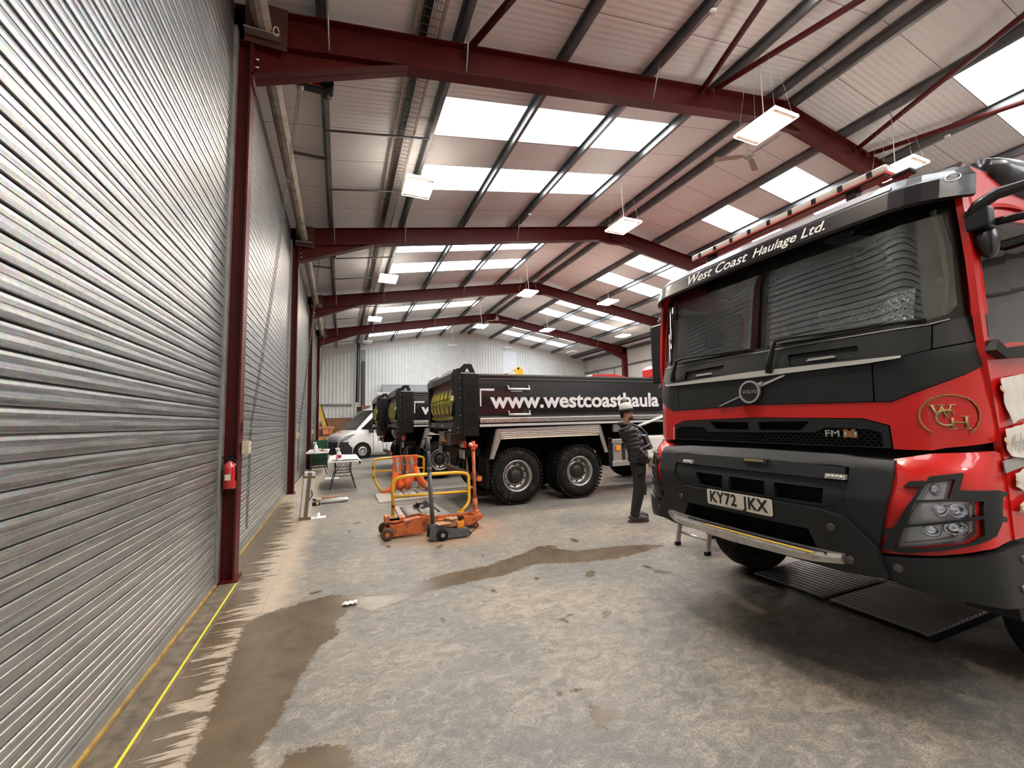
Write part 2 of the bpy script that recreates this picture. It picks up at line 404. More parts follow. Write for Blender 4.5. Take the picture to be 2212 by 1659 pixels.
# ---- purlins
nmL = ['lowest purlin, above the shutters', 'second purlin up from the shutters, beside the cable basket', 'third purlin up from the shutters, between rooflights', 'fourth purlin up from the shutters, between rooflights', 'fifth purlin up from the shutters, along the upper edge of the rooflights']
nmR = ['first purlin down the far slope', 'second purlin down the far slope, between rooflights', 'third purlin down the far slope, between rooflights', 'fourth purlin down the far slope', 'lowest purlin of the far slope']
def zed(x, s, root_label, name='roof_purlin'):
    mb = MB(); z = rz(x); h = LIN-.012; t = .02
    a = SL if x < RX else -SL
    mb.prism([(x-.004, z), (x+.004, z), (x+.004, z+h), (x-.004, z+h)], YB, YE-.05, 'y')
    mb.prism([(x-.004, z), (x+.065, z+a*.06), (x+.065, z+a*.06+.008), (x-.004, z+.008)], YB, YE-.05, 'y')
    mb.prism([(x-.065, z+h-a*.06-.008), (x, z+h-.008), (x, z+h), (x-.065, z+h-a*.06)], YB, YE-.05, 'y')
    mb.box(x-.008, x+.06, YB, YE-.05, z+.004, z+.03)
    tag(mb.build(name, M_GALV), root_label, 'purlin', 'roof purlins')
for x, n in zip(PL, nmL): zed(x, 1, 'grey galvanised steel '+n)
for x, n in zip(PR, nmR): zed(x, -1, 'grey galvanised steel '+n)
zed(RX-.28, 1, 'grey galvanised steel purlin just on the shutter side of the ridge'); zed(RX+.28, -1, 'grey galvanised steel purlin just past the ridge')
# eaves beam of the far side
tag(MB().box(17.80, 17.94, YB, YE, 6.62, 6.74).build('eaves_tie', M_RED), 'red steel tie along the far eaves', 'beam')
tag(MB().box(18.62, 18.8, YB, YE-.05, rz(18.7)-.02, rz(18.7)+.14).build('eaves_beam', M_GALV), 'grey galvanised eaves beam above the far wall', 'beam')

# ---- red wind braces
def brace(p0, p1, label, r=.05):
    root = thing('wind_brace', label, 'brace', p0, 0, 'wind braces'); o = Vector(p0)
    p0, p1 = Vector((0, 0, 0)), Vector(p1)-o; d = (p1-p0).normalized()
    MB().cyl(p0, p1, r, 12).build('tube', M_RED, root)
    mb = MB(); mb.obox(p0-d*.06, (.1, .012, .12), (0, 0, 0)); mb.cyl(p0+d*.02, p0-d*.1, .045, 8); mb.build('gusset', M_RED, root)
brace((1.64, 5.20, 6.87), (3.85, -.63, 7.21), 'red tube wind brace rising left of centre from the nearest frame')
brace((6.10, 5.20, 7.60), (4.0, -.63, 7.24), 'red tube wind brace left of the ridge, steeper of the crossing pair')
brace((6.42, 5.20, 7.70), (8.62, -.63, 7.96), 'red tube wind brace left of the ridge, heading to the ridge')
brace((10.80, 5.20, 7.58), (8.82, -.63, 7.95), 'red tube wind brace past the ridge, upper of the two')
brace((11.25, 5.20, 7.55), (13.25, -.63, 7.20), 'red tube wind brace past the ridge, lower of the two')

# ---- anti-sag struts between the low purlins
k = 0
for b in range(4):
    for fy, nm in ((FY[b]+2.05, 'nearer'), (FY[b]+4.0, 'farther')):
        if fy > 28.8: continue
        tag(MB().tube([(-.28, fy, rz(-.28)+.0), (1.5, fy-.02, rz(1.5)-.02)], .020, 8).build('purlin_strut', M_GALV), 'thin grey strut between the two lowest purlins, %s one past the %s frame' % (nm, ordn[b]), 'strut', 'purlin struts')
    fy = FY[b]+2.9
    if fy < 28.8: tag(MB().box(-1.0, -.28, fy-.02, fy+.02, rz(-.6)+.03, rz(-.6)+.08).build('eaves_strut', M_GALV), 'short grey eaves strut over the shutters past the %s frame' % ordn[b], 'strut', 'eaves struts')

# ---- door barrels (spring tubes over the shutters)
for b, (ya, yb) in enumerate([(-.4, 5.24), (5.5, 11.24), (11.5, 17.24), (17.5, 23.24)]):
    root = thing('shutter_barrel', 'cream winding tube above the %s shutter' % ['nearest', 'second', 'third', 'fourth'][b], 'shutter barrel', (-.9, (ya+yb)/2, 6.3), 0, 'shutter barrels')
    cy = (ya+yb)/2
    MB().cyl((0, ya-cy, 0), (0, yb-cy, 0), .1, 10, smooth=False).build('tube', M_CREAM, root)
    mb = MB()
    for e in (ya, yb):
        lo = e-cy if e == ya else e-cy-.1; mb.box(-.17, .2, lo, lo+.1, -.145, -.13)
        mb.cyl((-.02, lo+.03, 0), (-.02, lo+.07, 0), .06, 12); mb.build('bearing', M_GUIDE, root); mb = MB()
    mb = MB()
    for r_ in (.05, .062):
        mb.tube([(.16+r_*.5*math.cos(t*.5), yb-cy-.12, -.12+r_*math.sin(t*.5)) for t in range(13)], .004, 6)
    if b != 1: mb.build('loose_wire', mat('pale_wire', (.55, .5, .4), .5), root)
# ---------------------------------------------------------------- floor with its wet marks
WA = [(3.63, 4.38), (3.23, 4.5), (2.67, 4.57), (2.39, 4.97), (2.07, 4.77), (1.53, 4.56), (1.04, 4.52), (0.81, 4.42), (0.7, 4.21), (0.36, 4.23), (-0.04, 4.47), (-0.29, 4.4), (-0.62, 4.26), (-0.71, 4.12), (-0.7, 3.84), (-0.68, 3.48), (-0.67, 3.06), (-0.66, 2.75), (-0.67, 2.57), (-0.67, 2.3), (-0.33, 2.2), (-0.36, 2.55), (-0.29, 2.73), (-0.26, 2.88), (-0.21, 3.15), (-0.12, 3.47), (0.02, 3.62), (-0.02, 3.84), (0.14, 4.07), (0.26, 3.93), (0.55, 4.03), (0.82, 4.13), (1.3, 4.18), (1.66, 4.21), (2.06, 4.36), (2.49, 4.18), (2.93, 4.1), (3.46, 4.17), (3.81, 4.24)]
WB = [(-0.25, 2.38), (-0.22, 2.47), (-0.08, 2.47), (0.05, 2.39), (0.08, 2.29), (0.03, 2.1), (-0.26, 2.15)]
FEET = [(2.42, 3.84, .075), (1.36, 3.87, .04), (1.22, 5.52, .065), (.61, 5.83, .054), (1.68, 3.07, .043), (1.76, 3.13, .035), (1.03, 2.81, .03), (.86, 3.04, .03), (2.05, 3.03, .053), (2.14, 2.68, .045), (1.33, 2.29, .034), (1.31, 2.06, .065), (1.41, 2.02, .05), (1.21, 2.29, .03), (1.19, 2.79, .035), (.27, 7.42, .06), (.15, 6.9, .05), (.27, 2.7, .03), (.79, 3.5, .04), (1.36, 2.74, .038), (1.45, 2.8, .04), (2.07, 2.85, .034), (3.12, 3.56, .078), (3.08, 3.74, .057), (1.87, 3.97, .042), (-.2, 4.59, .05), (2.5, 4.87, .064), (2.9, 4.95, .07), (1.6, 4.9, .03), (.9, 5.05, .03)]
def floor():
    def lines(a, b, d0, d1, step, far):
        l = list(np.arange(a, d0-1e-6, far))+list(np.arange(d0, d1, step))+list(np.arange(d1, b, far))+[b]; return l
    xs = lines(-1.6, 18.9, -1.2, 4.3, .028, .6); ys = lines(-6.6, 29.6, 1.4, 8.4, .028, .6)
    X, Yv = np.meshgrid(xs, ys, indexing='ij'); nx, ny = X.shape; x, y = X.ravel(), Yv.ravel()
    def sd(poly):       # signed distance, positive inside
        d = np.full(x.shape, 1e9); ins = np.zeros(x.shape, bool); n = len(poly)
        for i in range(n):
            (x0, y0), (x1, y1) = poly[i], poly[(i+1) % n]; ex, ey = x1-x0, y1-y0
            t = np.clip(((x-x0)*ex+(y-y0)*ey)/(ex*ex+ey*ey+1e-12), 0, 1); d = np.minimum(d, np.hypot(x-x0-t*ex, y-y0-t*ey))
            c = ((y0 > y) != (y1 > y)) & (x < (x1-x0)*(y-y0)/(y1-y0+1e-12)+x0); ins ^= c
        return np.where(ins, d, -d)
    s = np.maximum(sd(WA), sd(WB)); rnd = random.Random(3)
    for fx, fy, r in FEET:
        r *= 1.35; a = rnd.uniform(0, 3); dx, dy = x-fx, y-fy; u = dx*math.cos(a)+dy*math.sin(a); v = -dx*math.sin(a)+dy*math.cos(a)
        s = np.maximum(s, r-np.hypot(u*.8, v*1.7)-.012)
    wet = np.clip(.5+s/.32, 0, 1)
    dry = np.clip((y-5.6)/3, 0, 1)
    edge = np.clip(.5+((-.76-.05*dry)-x)/.62, 0, .86)*np.clip((12-y)/3, 0, 1)         # damp band along the shutters
    me = bpy.data.meshes.new('floor')
    co = np.stack([x, y, np.zeros_like(x)], 1); idx = np.arange(nx*ny).reshape(nx, ny)
    q = np.stack([idx[:-1, :-1], idx[1:, :-1], idx[1:, 1:], idx[:-1, 1:]], -1).reshape(-1, 4)
    # leave the drain pit under the truck and the roller pits open
    cx, cyy = co[q].mean(1)[:, 0], co[q].mean(1)[:, 1]; keep = np.ones(len(q), bool)
    q = q[keep]
    me.vertices.add(len(co)); me.vertices.foreach_set('co', co.ravel()); me.loops.add(q.size); me.loops.foreach_set('vertex_index', q.ravel().astype('i'))
    me.polygons.add(len(q)); me.polygons.foreach_set('loop_start', np.arange(0, q.size, 4, dtype='i')); me.update(calc_edges=True)
    at = me.color_attributes.new('damp', 'FLOAT_COLOR', 'POINT'); at.data.foreach_set('color', np.stack([wet, edge, dry, np.ones_like(x)], 1).ravel().astype('f'))
    o = bpy.data.objects.new('floor', me); COL.objects.link(o); struct(o, 'worn power-floated concrete floor with damp marks')
    m = bpy.data.materials.new('worn_concrete'); m.use_nodes = True; N = m.node_tree.nodes; L = m.node_tree.links; b = N['Principled BSDF']; me.materials.append(m)
    tc = N.new('ShaderNodeTexCoord')
    def noise_(scale, det=6, ro=.6, st=(1, 1, 1), dist=0):
        mp = N.new('ShaderNodeMapping'); mp.inputs['Scale'].default_value = st; L.new(tc.outputs['Object'], mp.inputs[0])
        n = N.new('ShaderNodeTexNoise'); n.inputs['Scale'].default_value = scale; n.inputs['Detail'].default_value = det; n.inputs['Roughness'].default_value = ro; n.inputs['Distortion'].default_value = dist
        L.new(mp.outputs[0], n.inputs['Vector']); return n.outputs['Fac']
    def ramp(f, *st):
        r = N.new('ShaderNodeValToRGB'); e = r.color_ramp.elements
        while len(e) < len(st): e.new(.5)
        for el, (p, c) in zip(e, st): el.position = p; el.color = (*c, 1) if isinstance(c, tuple) else (c, c, c, 1)
        L.new(f, r.inputs[0]); return r.outputs[0]
    def mix(f, a, c, mode='MIX'):
        n = N.new('ShaderNodeMix'); n.data_type = 'RGBA'; n.blend_type = mode
        for i, v in ((0, f), (6, a), (7, c)):
            if hasattr(v, 'node'): L.new(v, n.inputs[i])
            elif i: n.inputs[i].default_value = (*v, 1)
            else: n.inputs[i].default_value = v
        return n.outputs[2]
    def ma(op, a, c):
        n = N.new('ShaderNodeMath'); n.operation = op
        for i, v in ((0, a), (1, c)):
            if hasattr(v, 'node'): L.new(v, n.inputs[i])
            else: n.inputs[i].default_value = v
        return n.outputs[0]
    big = noise_(.9, 5, .55, dist=.6); mid = noise_(8, 10, .78, (1, 1.5, 1), dist=1.0); fine = noise_(75, 5, .8, (1, 1.4, 1)); grit = noise_(260, 2, .6)
    base = ramp(big, (.36, (.235, .225, .215)), (.5, (.345, .31, .27)), (.66, (.50, .405, .31)))
    base = mix(ramp(mid, (.38, .85), (.56, 0.)), base, (.13, .128, .125))
    base = mix(ramp(mid, (.54, 0.), (.72, .7)), base, (.66, .60, .52))
    base = mix(ramp(fine, (.38, .9), (.52, 0.)), base, (.10, .095, .085))
    base = mix(ramp(fine, (.6, 0.), (.75, .8)), base, (.80, .74, .66))
    base = mix(ramp(grit, (.35, .35), (.6, 0.)), base, (.2, .19, .17))
    vc = N.new('ShaderNodeVertexColor'); vc.layer_name = 'damp'; sp = N.new('ShaderNodeSeparateColor'); L.new(vc.outputs[0], sp.inputs[0])
    sx = N.new('ShaderNodeSeparateXYZ'); L.new(tc.outputs['Object'], sx.inputs[0])
    # smoother sandy strip along the shutters
    nz = noise_(3, 6, .6)
    sand = ma('MULTIPLY', ramp(ma('ADD', sx.outputs['X'], ma('MULTIPLY', nz, .25)), (0, 1.), (.001, 0.)), 1)
    ms = N.new('ShaderNodeMapRange'); ms.inputs[1].default_value = -.30; ms.inputs[2].default_value = -.52; L.new(ma('ADD', sx.outputs['X'], ma('MULTIPLY', ma('SUBTRACT', nz, .5), .3)), ms.inputs[0])
    base = mix(ma('MULTIPLY', ms.outputs[0], .8), base, ramp(mid, (.35, (.55, .45, .34)), (.7, (.72, .60, .47))))
    # joint cut in the slab
    j = N.new('ShaderNodeMath'); j.operation = 'COMPARE'; L.new(sx.outputs['X'], j.inputs[0]); j.inputs[1].default_value = -.61; j.inputs[2].default_value = .004
    base = mix(ma('MULTIPLY', j.outputs[0], .5), base, (.3, .24, .18))
    e1 = noise_(9, 8, .8, (1, 1.6, 1)); w1 = ma('ADD', sp.outputs[0], ma('ADD', ma('MULTIPLY', ma('SUBTRACT', e1, .5), .5), ma('MULTIPLY', ma('SUBTRACT', noise_(38, 5, .8), .5), .35)))
    e2 = noise_(3.2, 5, .7, (.55, 5.5, 1)); w2 = ma('ADD', sp.outputs[1], ma('MULTIPLY', ma('SUBTRACT', e2, .5), 2.3))
    W = ma('MAXIMUM', ramp(w1, (.47, 0.), (.53, 1.)), ramp(w2, (.47, 0.), (.52, 1.)))
    tread = N.new('ShaderNodeTexWave'); tread.inputs['Scale'].default_value = 22; tread.inputs['Distortion'].default_value = 2; L.new(tc.outputs['Object'], tread.inputs['Vector'])
    damp = ramp(noise_(4, 7, .7), (.3, (.075, .052, .03)), (.7, (.165, .118, .07)))
    damp = mix(ma('MULTIPLY', tread.outputs['Fac'], .07), damp, (.30, .23, .15))
    out = mix(ma('MULTIPLY', W, .92), base, damp)
    # rust-coloured patch round the old jack
    vd = N.new('ShaderNodeVectorMath'); vd.operation = 'DISTANCE'; L.new(tc.outputs['Object'], vd.inputs[0]); vd.inputs[1].default_value = (1.5, 6.3, 0)
    rr = ma('MULTIPLY', ramp(ma('ADD', ma('MULTIPLY', vd.outputs['Value'], .5), ma('MULTIPLY', ma('SUBTRACT', e1, .5), .5)), (.2, .55), (.55, 0.)), 1)
    out = mix(rr, out, (.55, .30, .16))
    hs = N.new('ShaderNodeHueSaturation'); hs.inputs['Value'].default_value = .84; L.new(out, hs.inputs['Color']); L.new(hs.outputs[0], b.inputs['Base Color'])
    L.new(ramp(W, (0, .5), (1, .27)), b.inputs['Roughness'])
    bp = N.new('ShaderNodeBump'); bp.inputs['Strength'].default_value = .3; bp.inputs['Distance'].default_value = .004; L.new(ma('MULTIPLY', fine, ma('SUBTRACT', 1.25, W)), bp.inputs['Height']); L.new(bp.outputs[0], b.inputs['Normal'])
floor()

# ---------------------------------------------------------------- hanging lamps
M_LBODY = mat('lamp_housing', (.75, .68, .62), .45)
M_LFACE = mat('lamp_face', (1, .9, .75), .5, emit=(1, .86, .68), estr=LAMP)
M_LEDGE = mat('acrylic_fill_glow', (.9, .9, .85), .4, emit=(1, .88, .74), estr=28)  # white acrylic ends; the all-round glow is added to brighten ceiling and walls
M_LOFF = mat('lamp_face_off', (.75, .75, .75), .4)
M_WIRE = mat('thin_cable', (.55, .5, .46), .5)
def lamp(x, y, z, label, on=True):
    root = thing('hanging_lamp', label, 'lamp', (x, y, z), 0, 'hanging lamps')
    mb = MB(); mb.box(-.27, .27, -.37, .37, 0, .045, bev=.008); mb.box(-.07, .07, -.12, .12, .045, .10); mb.build('housing', M_LBODY, root)
    MB().box(-.245, .245, -.27, .27, -.008, 0).build('diffuser', M_LFACE if on else M_LOFF, root)
    if on:
        e = MB(); e.box(-.285, -.27, -.385, .385, .004, .045).box(.27, .285, -.385, .385, .004, .045).box(-.27, .27, -.385, -.37, .004, .045).box(-.27, .27, .37, .385, .004, .045); e.build('acrylic_fill_rim', M_LEDGE, root)
    mb = MB(); zt = rz(x)+LIN-z
    for dx, dy in ((-.22, -.33), (.22, -.33), (-.22, .33), (.22, .33)): mb.tube([(dx, dy, .045), (dx*.2, dy*.5, zt)], .0013, 4)
    mb.build('suspension_wire', M_WIRE, root)
    MB().tube([(.05, .05, .1), (.09, .07, .3), (.03, .03, .7), (0, 0, zt)], .007, 6).build('flex', M_WIRE, root)
LY = [8.38, 14.3, 20.15, 26.0]; rows = ['nearest', 'second', 'third', 'farthest, unlit']
lamp(6.68, 4.5, 6.5, 'glowing lamp panel hanging beside the nearest frame, largest of all the lamps')
for i, y in enumerate(LY):
    on = i < 3
    lamp(1.46, y, 6.5, 'square lamp panel in the row above the shutters, %s of it' % rows[i], on)
    lamp(6.68, y, 6.5, 'square lamp panel just left of the ridge, %s past the big lamp' % rows[i], on)
for k, y in enumerate((2.5, -3.4)): lamp(1.46, y, 6.5, 'lamp panel of the shutter row, %s' % ['above the near floor, out of the picture', 'behind the camera'][k])
for k, y in enumerate((-1.4,)): lamp(6.68, y, 6.5, 'lamp panel left of the ridge, behind the camera')
lamp(10.45, 4.4, 6.5, 'glowing lamp panel just above the roof of the red truck')
for i, y in ((1, 14.36), (2, 20.0), (3, 26.0)): lamp(10.45, y, 6.5, 'lamp panel in the row right of the ridge, %s' % ['', 'beside the third frame', 'beside the farthest frame', 'unlit by the end wall'][i], i < 3)
for i, y in ((0, 8.4), (1, 14.3), (2, 20.1), (3, 26.0)): lamp(15.6, y, 6.5, 'lamp panel in the row over the far wall, %s' % ['nearest, behind the cab', 'second, behind the cab', 'small and lit', 'unlit by the end wall'][i], i < 3)

def fan(x, y, z, label, a0):
    root = thing('ceiling_fan', label, 'fan', (x, y, z), a0, 'ceiling fans')
    m = mat('fan_metal', (.30, .25, .22), .5)
    MB().cyl((0, 0, .06), (0, 0, rz(x)-z+.1), .012, 8).build('down_rod', m, root)
    MB().lathe([(0, .09), (.05, .085), (.10, .05), (.11, .01), (.09, -.04), (.03, -.06), (0, -.06)], (0, 0, 0), 'z', 20).build('motor', m, root)
    for k in range(3):
        a = k*2*PI/3; c, s = math.cos(a), math.sin(a)
        mb = MB()
        pts = [(.1, -.03), (.2, -.065), (.68, -.075), (.70, 0), (.68, .055), (.2, .05), (.1, .03)]
        mb.prism(pts, -.006, .0, 'z'); mb.xf(Matrix.Rotation(a, 4, 'Z') @ Matrix.Translation((0, 0, .0)) @ Matrix.Rotation(.18, 4, 'X'))
        mb.build('blade', m, root)
fan(7.85, 5.68, 7.02, 'brown three-blade ceiling fan hanging behind the big near lamp', .5)
fan(8.1, 21.5, 7.3, 'small three-blade ceiling fan below the ridge at the farthest frame', .2)

def detector(x, y, label):
    root = thing('smoke_detector', label, 'smoke detector', (x, y, rz(x)), 0, 'smoke detectors')
    MB().lathe([(0, 0), (.05, 0), (.052, -.02), (.045, -.045), (.02, -.055), (0, -.055)], (0, 0, 0), 'z', 20).build('housing', mat('ivory', (.65, .6, .55), .4), root)
    MB().tube([(0, 0, -.0), (.03, .35, .06), (0, 1.4, .08)], .006, 5).build('cable', M_WIRE, root)
detector(5.0, 4.0, 'white smoke detector on the purlin above the nearest frame')
detector(5.0, 10.4, 'tiny white smoke detector on the purlin short of the second frame')
detector(12.1, 4.2, 'white smoke detector on the purlin above the red cab')

# caged cable run under the lining along the shutter side
def basket():
    z = rz(1.05)+.075; root = thing('cable_basket', 'long black caged run under the roof along the shutter side', 'cable basket', (1.05, 0, z))
    x0, x1 = -.16, .14
    mb = MB(); 
    for a in (x0-.035, x1+.0): mb.box(a, a+.04, YB+.1, 28.9, -.02, .015)
    mb.build('side_strip', mat('basket_strip', (.34, .29, .25), .5), root)
    MB().box(-.105, .0, YB+.1, 28.9, .0, .03).build('cable_bundle', M_BLACK, root)
    mb = MB()
    for a in (-.12, -.09, .02, .05, .09): mb.box(a-.003, a+.003, YB+.1, 28.9, -.024, -.018)
    y = YB+.1
    while y < 28.9: mb.box(x0, x1, y, y+.006, -.03, -.024); y += .12
    mb.build('wire_mesh', mat('rusty_wire', (.22, .15, .12), .5, .5), root)
    # drops down the end wall
    mb = MB(); mb.tube([(-.0, 28.95, .0), (-.02, 29.1, -.6), (-.06, 29.1, -3.9)], .055, 8); mb.tube([(.1, 28.95, .0), (.1, 29.1, -.6), (.06, 29.1, -3.9)], .03, 8); mb.build('drop_pipe', M_BLACK, root)
    mb = MB(); mb.tube([(.28, 29.15, -4.3), (.28, 29.15, -1.3), (.31, 29.15, -1.15), (.38, 29.15, -1.15), (.41, 29.15, -1.3), (.41, 29.15, -4.3)], .03, 8); mb.build('looped_pipe', M_BLACK, root)
basket()

# drain grate in front of the truck
def grate():
    x0, x1, y0, y1 = 3.88, 4.76, 1.75, 3.1
    root = thing('floor_grate', 'dark ribbed steel grate in the floor under the truck bumper', 'floor grate', ((x0+x1)/2, (y0+y1)/2, 0)); m = mat('dark_grate', (.26, .25, .24), .45, .4)
    c = ((x0+x1)/2, (y0+y1)/2)
    for a, b, in ((y0, 2.40), (2.45, y1)):
        mb = MB(); k = 0
        x = x0
        while x < x1-.02: mb.box(x-c[0], x+.045-c[0], a-c[1], b-c[1], .003, .026, bev=.010); x += .066
        mb.box(x0-c[0], x1-c[0], a-c[1], a+.02-c[1], .0, .012); mb.box(x0-c[0], x1-c[0], b-.02-c[1], b-c[1], .0, .012)
        mb.build('grate_panel', m, root)
    MB().box(x0-.06-c[0], x1+.06-c[0], y0-.06-c[1], y1+.06-c[1], .0, .003).build('pit_frame', M_BLACK, root)
grate()
# ---------------------------------------------------------------- the big red truck (front faces the shutters, -x)
KN = [(.3, 2.80), (.6, 2.72), (.75, 2.69), (1.12, 2.70), (1.3, 2.76), (1.38, 2.84), (1.6, 2.85), (1.9, 2.87), (2.05, 2.91), (2.1, 2.92), (2.75, 2.99), (2.95, 3.05), (3.1, 3.2), (3.2, 3.5)]
TYC, UM, TL = 2.19, 1.1, .15
_kz = [k[0] for k in KN]; _kx = [k[1] for k in KN]
def tbase(z): return float(np.interp(z, _kz, _kx))
def tcurve(a):
    sw = lambda q: .03*(q/.85)**2+(1.5*(q-.85)**2 if q > .85 else 0)
    if a <= UM: return a, sw(a)
    th0 = math.atan(.06*UM/.7225+3*(UM-.85)); t = a-UM; n = 12; r = UM; x = sw(UM); tt = min(t, TL)
    for i in range(n):
        th = th0+(PI/2-th0)*((i+.5)/n*tt/TL); r += math.cos(th)*tt/n; x += math.sin(th)*tt/n
    if t > TL: x += t-TL
    return r, x
def TP(u, z, d=0.0):
    """Point on the front skin: u across (near side negative), z up, d towards the viewer of the truck's face."""
    r, x = tcurve(abs(u)); e = 1e-3; r2, x2 = tcurve(abs(u)+e); tx, ty = (x2-x), (r2-r); l = math.hypot(tx, ty)
    nx, ny = -ty/l, tx/l          # outward normal in plan
    s = 1 if u >= 0 else -1
    return Vector((tbase(z)+x+nx*d, TYC+s*(r+ny*d), z))
def fill_bm(outer, holes=(), su=.05, sv=.06):
    """Flat face(s) in (u,v) with holes, cut on a grid so that it can be bent."""
    bm = bmesh.new(); ed = []
    for loop in [outer]+list(holes):
        vs = [bm.verts.new((p[0], p[1], 0)) for p in loop]
        ed += [bm.edges.new((vs[i], vs[(i+1) % len(vs)])) for i in range(len(vs))]
    if holes: bmesh.ops.triangle_fill(bm, use_beauty=True, use_dissolve=False, edges=ed)
    else:
        bm.faces.new(bm.verts[:]); bmesh.ops.triangulate(bm, faces=bm.faces[:])
    for ax, st in ((0, su), (1, sv)):
        lo = min(v.co[ax] for v in bm.verts); hi = max(v.co[ax] for v in bm.verts); k = math.floor(lo/st)+1
        while k*st < hi:
            co = [0, 0, 0]; co[ax] = k*st; no = [0, 0, 0]; no[ax] = 1
            bmesh.ops.bisect_plane(bm, geom=bm.verts[:]+bm.edges[:]+bm.faces[:], plane_co=co, plane_no=no, dist=1e-6); k += 1
    return bm
def bend(mb, outer, f, thick, holes=(), su=.05, sv=.06, smooth=True):
    """Panel: outline in (u,v), f(u,v,depth)->3D, thickened."""
    bm = fill_bm(outer, holes, su, sv); bm.verts.index_update(); bm.edges.ensure_lookup_table()
    V = [v.co.copy() for v in bm.verts]; n = len(V); F = [[v.index for v in fc.verts] for fc in bm.faces]
    B = [[v.index for v in e.verts] for e in bm.edges if len(e.link_faces) == 1]; bm.free()
    b = len(mb.v); mb.v += [tuple(f(p.x, p.y, 0)) for p in V]+[tuple(f(p.x, p.y, -thick)) for p in V]
    for fc in F: mb.f.append([b+i for i in fc]); mb.sm.append(smooth); mb.f.append([b+n+i for i in reversed(fc)]); mb.sm.append(smooth)
    # duplicate rim so that edges stay crisp
    for a, c in B:
        k = len(mb.v); mb.v += [mb.v[b+a], mb.v[b+c], mb.v[b+n+c], mb.v[b+n+a]]; mb.f.append([k, k+1, k+2, k+3]); mb.sm.append(False)
    return mb
def tf(d0): return lambda u, z, e: TP(u, z, d0+e)
def sym(h):    # half outline (near side, u<0, from bottom centre... to top centre) mirrored into a closed outline
    return list(h)+[(-u, z) for u, z in reversed(h)]
def mir(h): return [(-u, z) for u, z in reversed(h)]

M_TRED = mat('gloss_red_paint', (.62, .011, .008), .3, coat=.6, bump=.02, bscale=180, spec=.3)
M_TGREY = mat('satin_grey_plastic', (.0105, .0125, .014), .45, bump=.12, bscale=420, spec=.35)
M_TBLK = mat('black_void', (.004, .004, .004), .8, spec=.2)
M_GBLK = mat('gloss_dark_visor', (.009, .008, .012), .3, coat=.2, spec=.3)
M_CHR = mat('satin_silver', (.62, .60, .57), .28, .9)
M_ALU = mat('aluminium', (.55, .53, .50), .35, .9, var=.15, vscale=20, dirt=(.2, .17, .14), dscale=14, damt=.2)
M_WHT = mat('white_lettering', (.85, .84, .83), .5)
M_TYRE = mat('tyre_rubber', (.009, .0085, .008), .8, spec=.2, bump=.3, bscale=60, dirt=(.05, .043, .035), dscale=7, damt=.25)
M_RIM = mat('machined_wheel', (.45, .44, .42), .3, .95, var=.15, vscale=9)
M_HUB = mat('dark_hub', (.03, .028, .026), .5, .4)
M_GOLD = mat('gold_lettering', (.42, .29, .12), .45, .4)
def m_glass(name, tint, gl):
    m = bpy.data.materials.new(name); m.use_nodes = True; N = m.node_tree.nodes; L = m.node_tree.links; N.remove(N['Principled BSDF'])
    t = N.new('ShaderNodeBsdfTransparent'); t.inputs[0].default_value = (*tint, 1); g = N.new('ShaderNodeBsdfGlossy'); g.inputs['Roughness'].default_value = .02
    f = N.new('ShaderNodeFresnel'); f.inputs[0].default_value = 1.5; a = N.new('ShaderNodeMath'); a.operation = 'MULTIPLY'; a.inputs[1].default_value = gl; L.new(f.outputs[0], a.inputs[0])
    x = N.new('ShaderNodeMixShader'); L.new(a.outputs[0], x.inputs[0]); L.new(t.outputs[0], x.inputs[1]); L.new(g.outputs[0], x.inputs[2]); L.new(x.outputs[0], N['Material Output'].inputs[0]); return m
M_SCR = m_glass('windscreen_glass', (.88, .92, .88), 2.2)
M_GLS = m_glass('side_glass', (.8, .84, .8), 1.6)
M_LENS = m_glass('lamp_lens', (.93, .95, .97), 1.0)

def wheel(mb_t, mb_r, mb_h, c, R=.54, W=.31, out=-1, rim=.292, knob=True, deep=.11):
    """Lorry wheel, axis along y; out=-1 faces -y."""
    x, y, z = c; yo = y        # y = outer face
    s = -out
    prof = [(rim, 0.02), (rim+.03, -.004), (R*.80, -.012), (R-.05, .012), (R-.012, .05), (R, .08), (R, W-.08), (R-.012, W-.05), (R-.06, W-.01), (rim, W-.03)]
    mb_t.lathe([(r, h*s) for r, h in prof], (x, yo, z), 'y', 56, True, True)
    if knob:
        n = 46
        for k in range(n):
            a = 2*PI*k/n
            for hh, w_ in ((.035, .07), (W*.5, .07), (W-.035, .07)):
                aa = a+(PI/n if hh == W*.5 else 0)
                M = Matrix.Translation((x, yo, z)) @ Matrix.Rotation(-aa, 4, 'Y')
                b = MB(); b.box(R-.02, R+.014, (hh-w_/2)*s, (hh+w_/2)*s, -.022, .022); b.xf(M); mb_t.add(b.v, b.f)
    # rim: bright lip, deep dish
    pr = [(rim+.012, .0), (rim, -.006), (rim-.018, .004), (rim-.028, .03), (rim-.045, .05), (rim-.05, deep), (.20, deep+.02), (.17, deep+.005), (.165, deep-.0)]
    mb_r.lathe([(r, h*s) for r, h in pr], (x, yo, z), 'y', 48)
    mb_h.lathe([(.166, (deep)*s), (.13, (deep-.01)*s), (.115, (deep-.05)*s), (.07, (deep-.07)*s), (0, (deep-.075)*s)], (x, yo, z), 'y', 32)
    for k in range(10):
        a = 2*PI*k/10; p = (x+.145*math.cos(a), yo+(deep-.0)*s, z+.145*math.sin(a)); q = (p[0], yo+(deep-.035)*s, p[2]); mb_h.cyl(p, q, .013, 6)
        a += PI/10; p = (x+.212*math.cos(a), yo+(deep+.004)*s, z+.212*math.sin(a)); q = (p[0], yo+(deep+.012)*s, p[2]); mb_h.cyl(q, p, .018, 10)
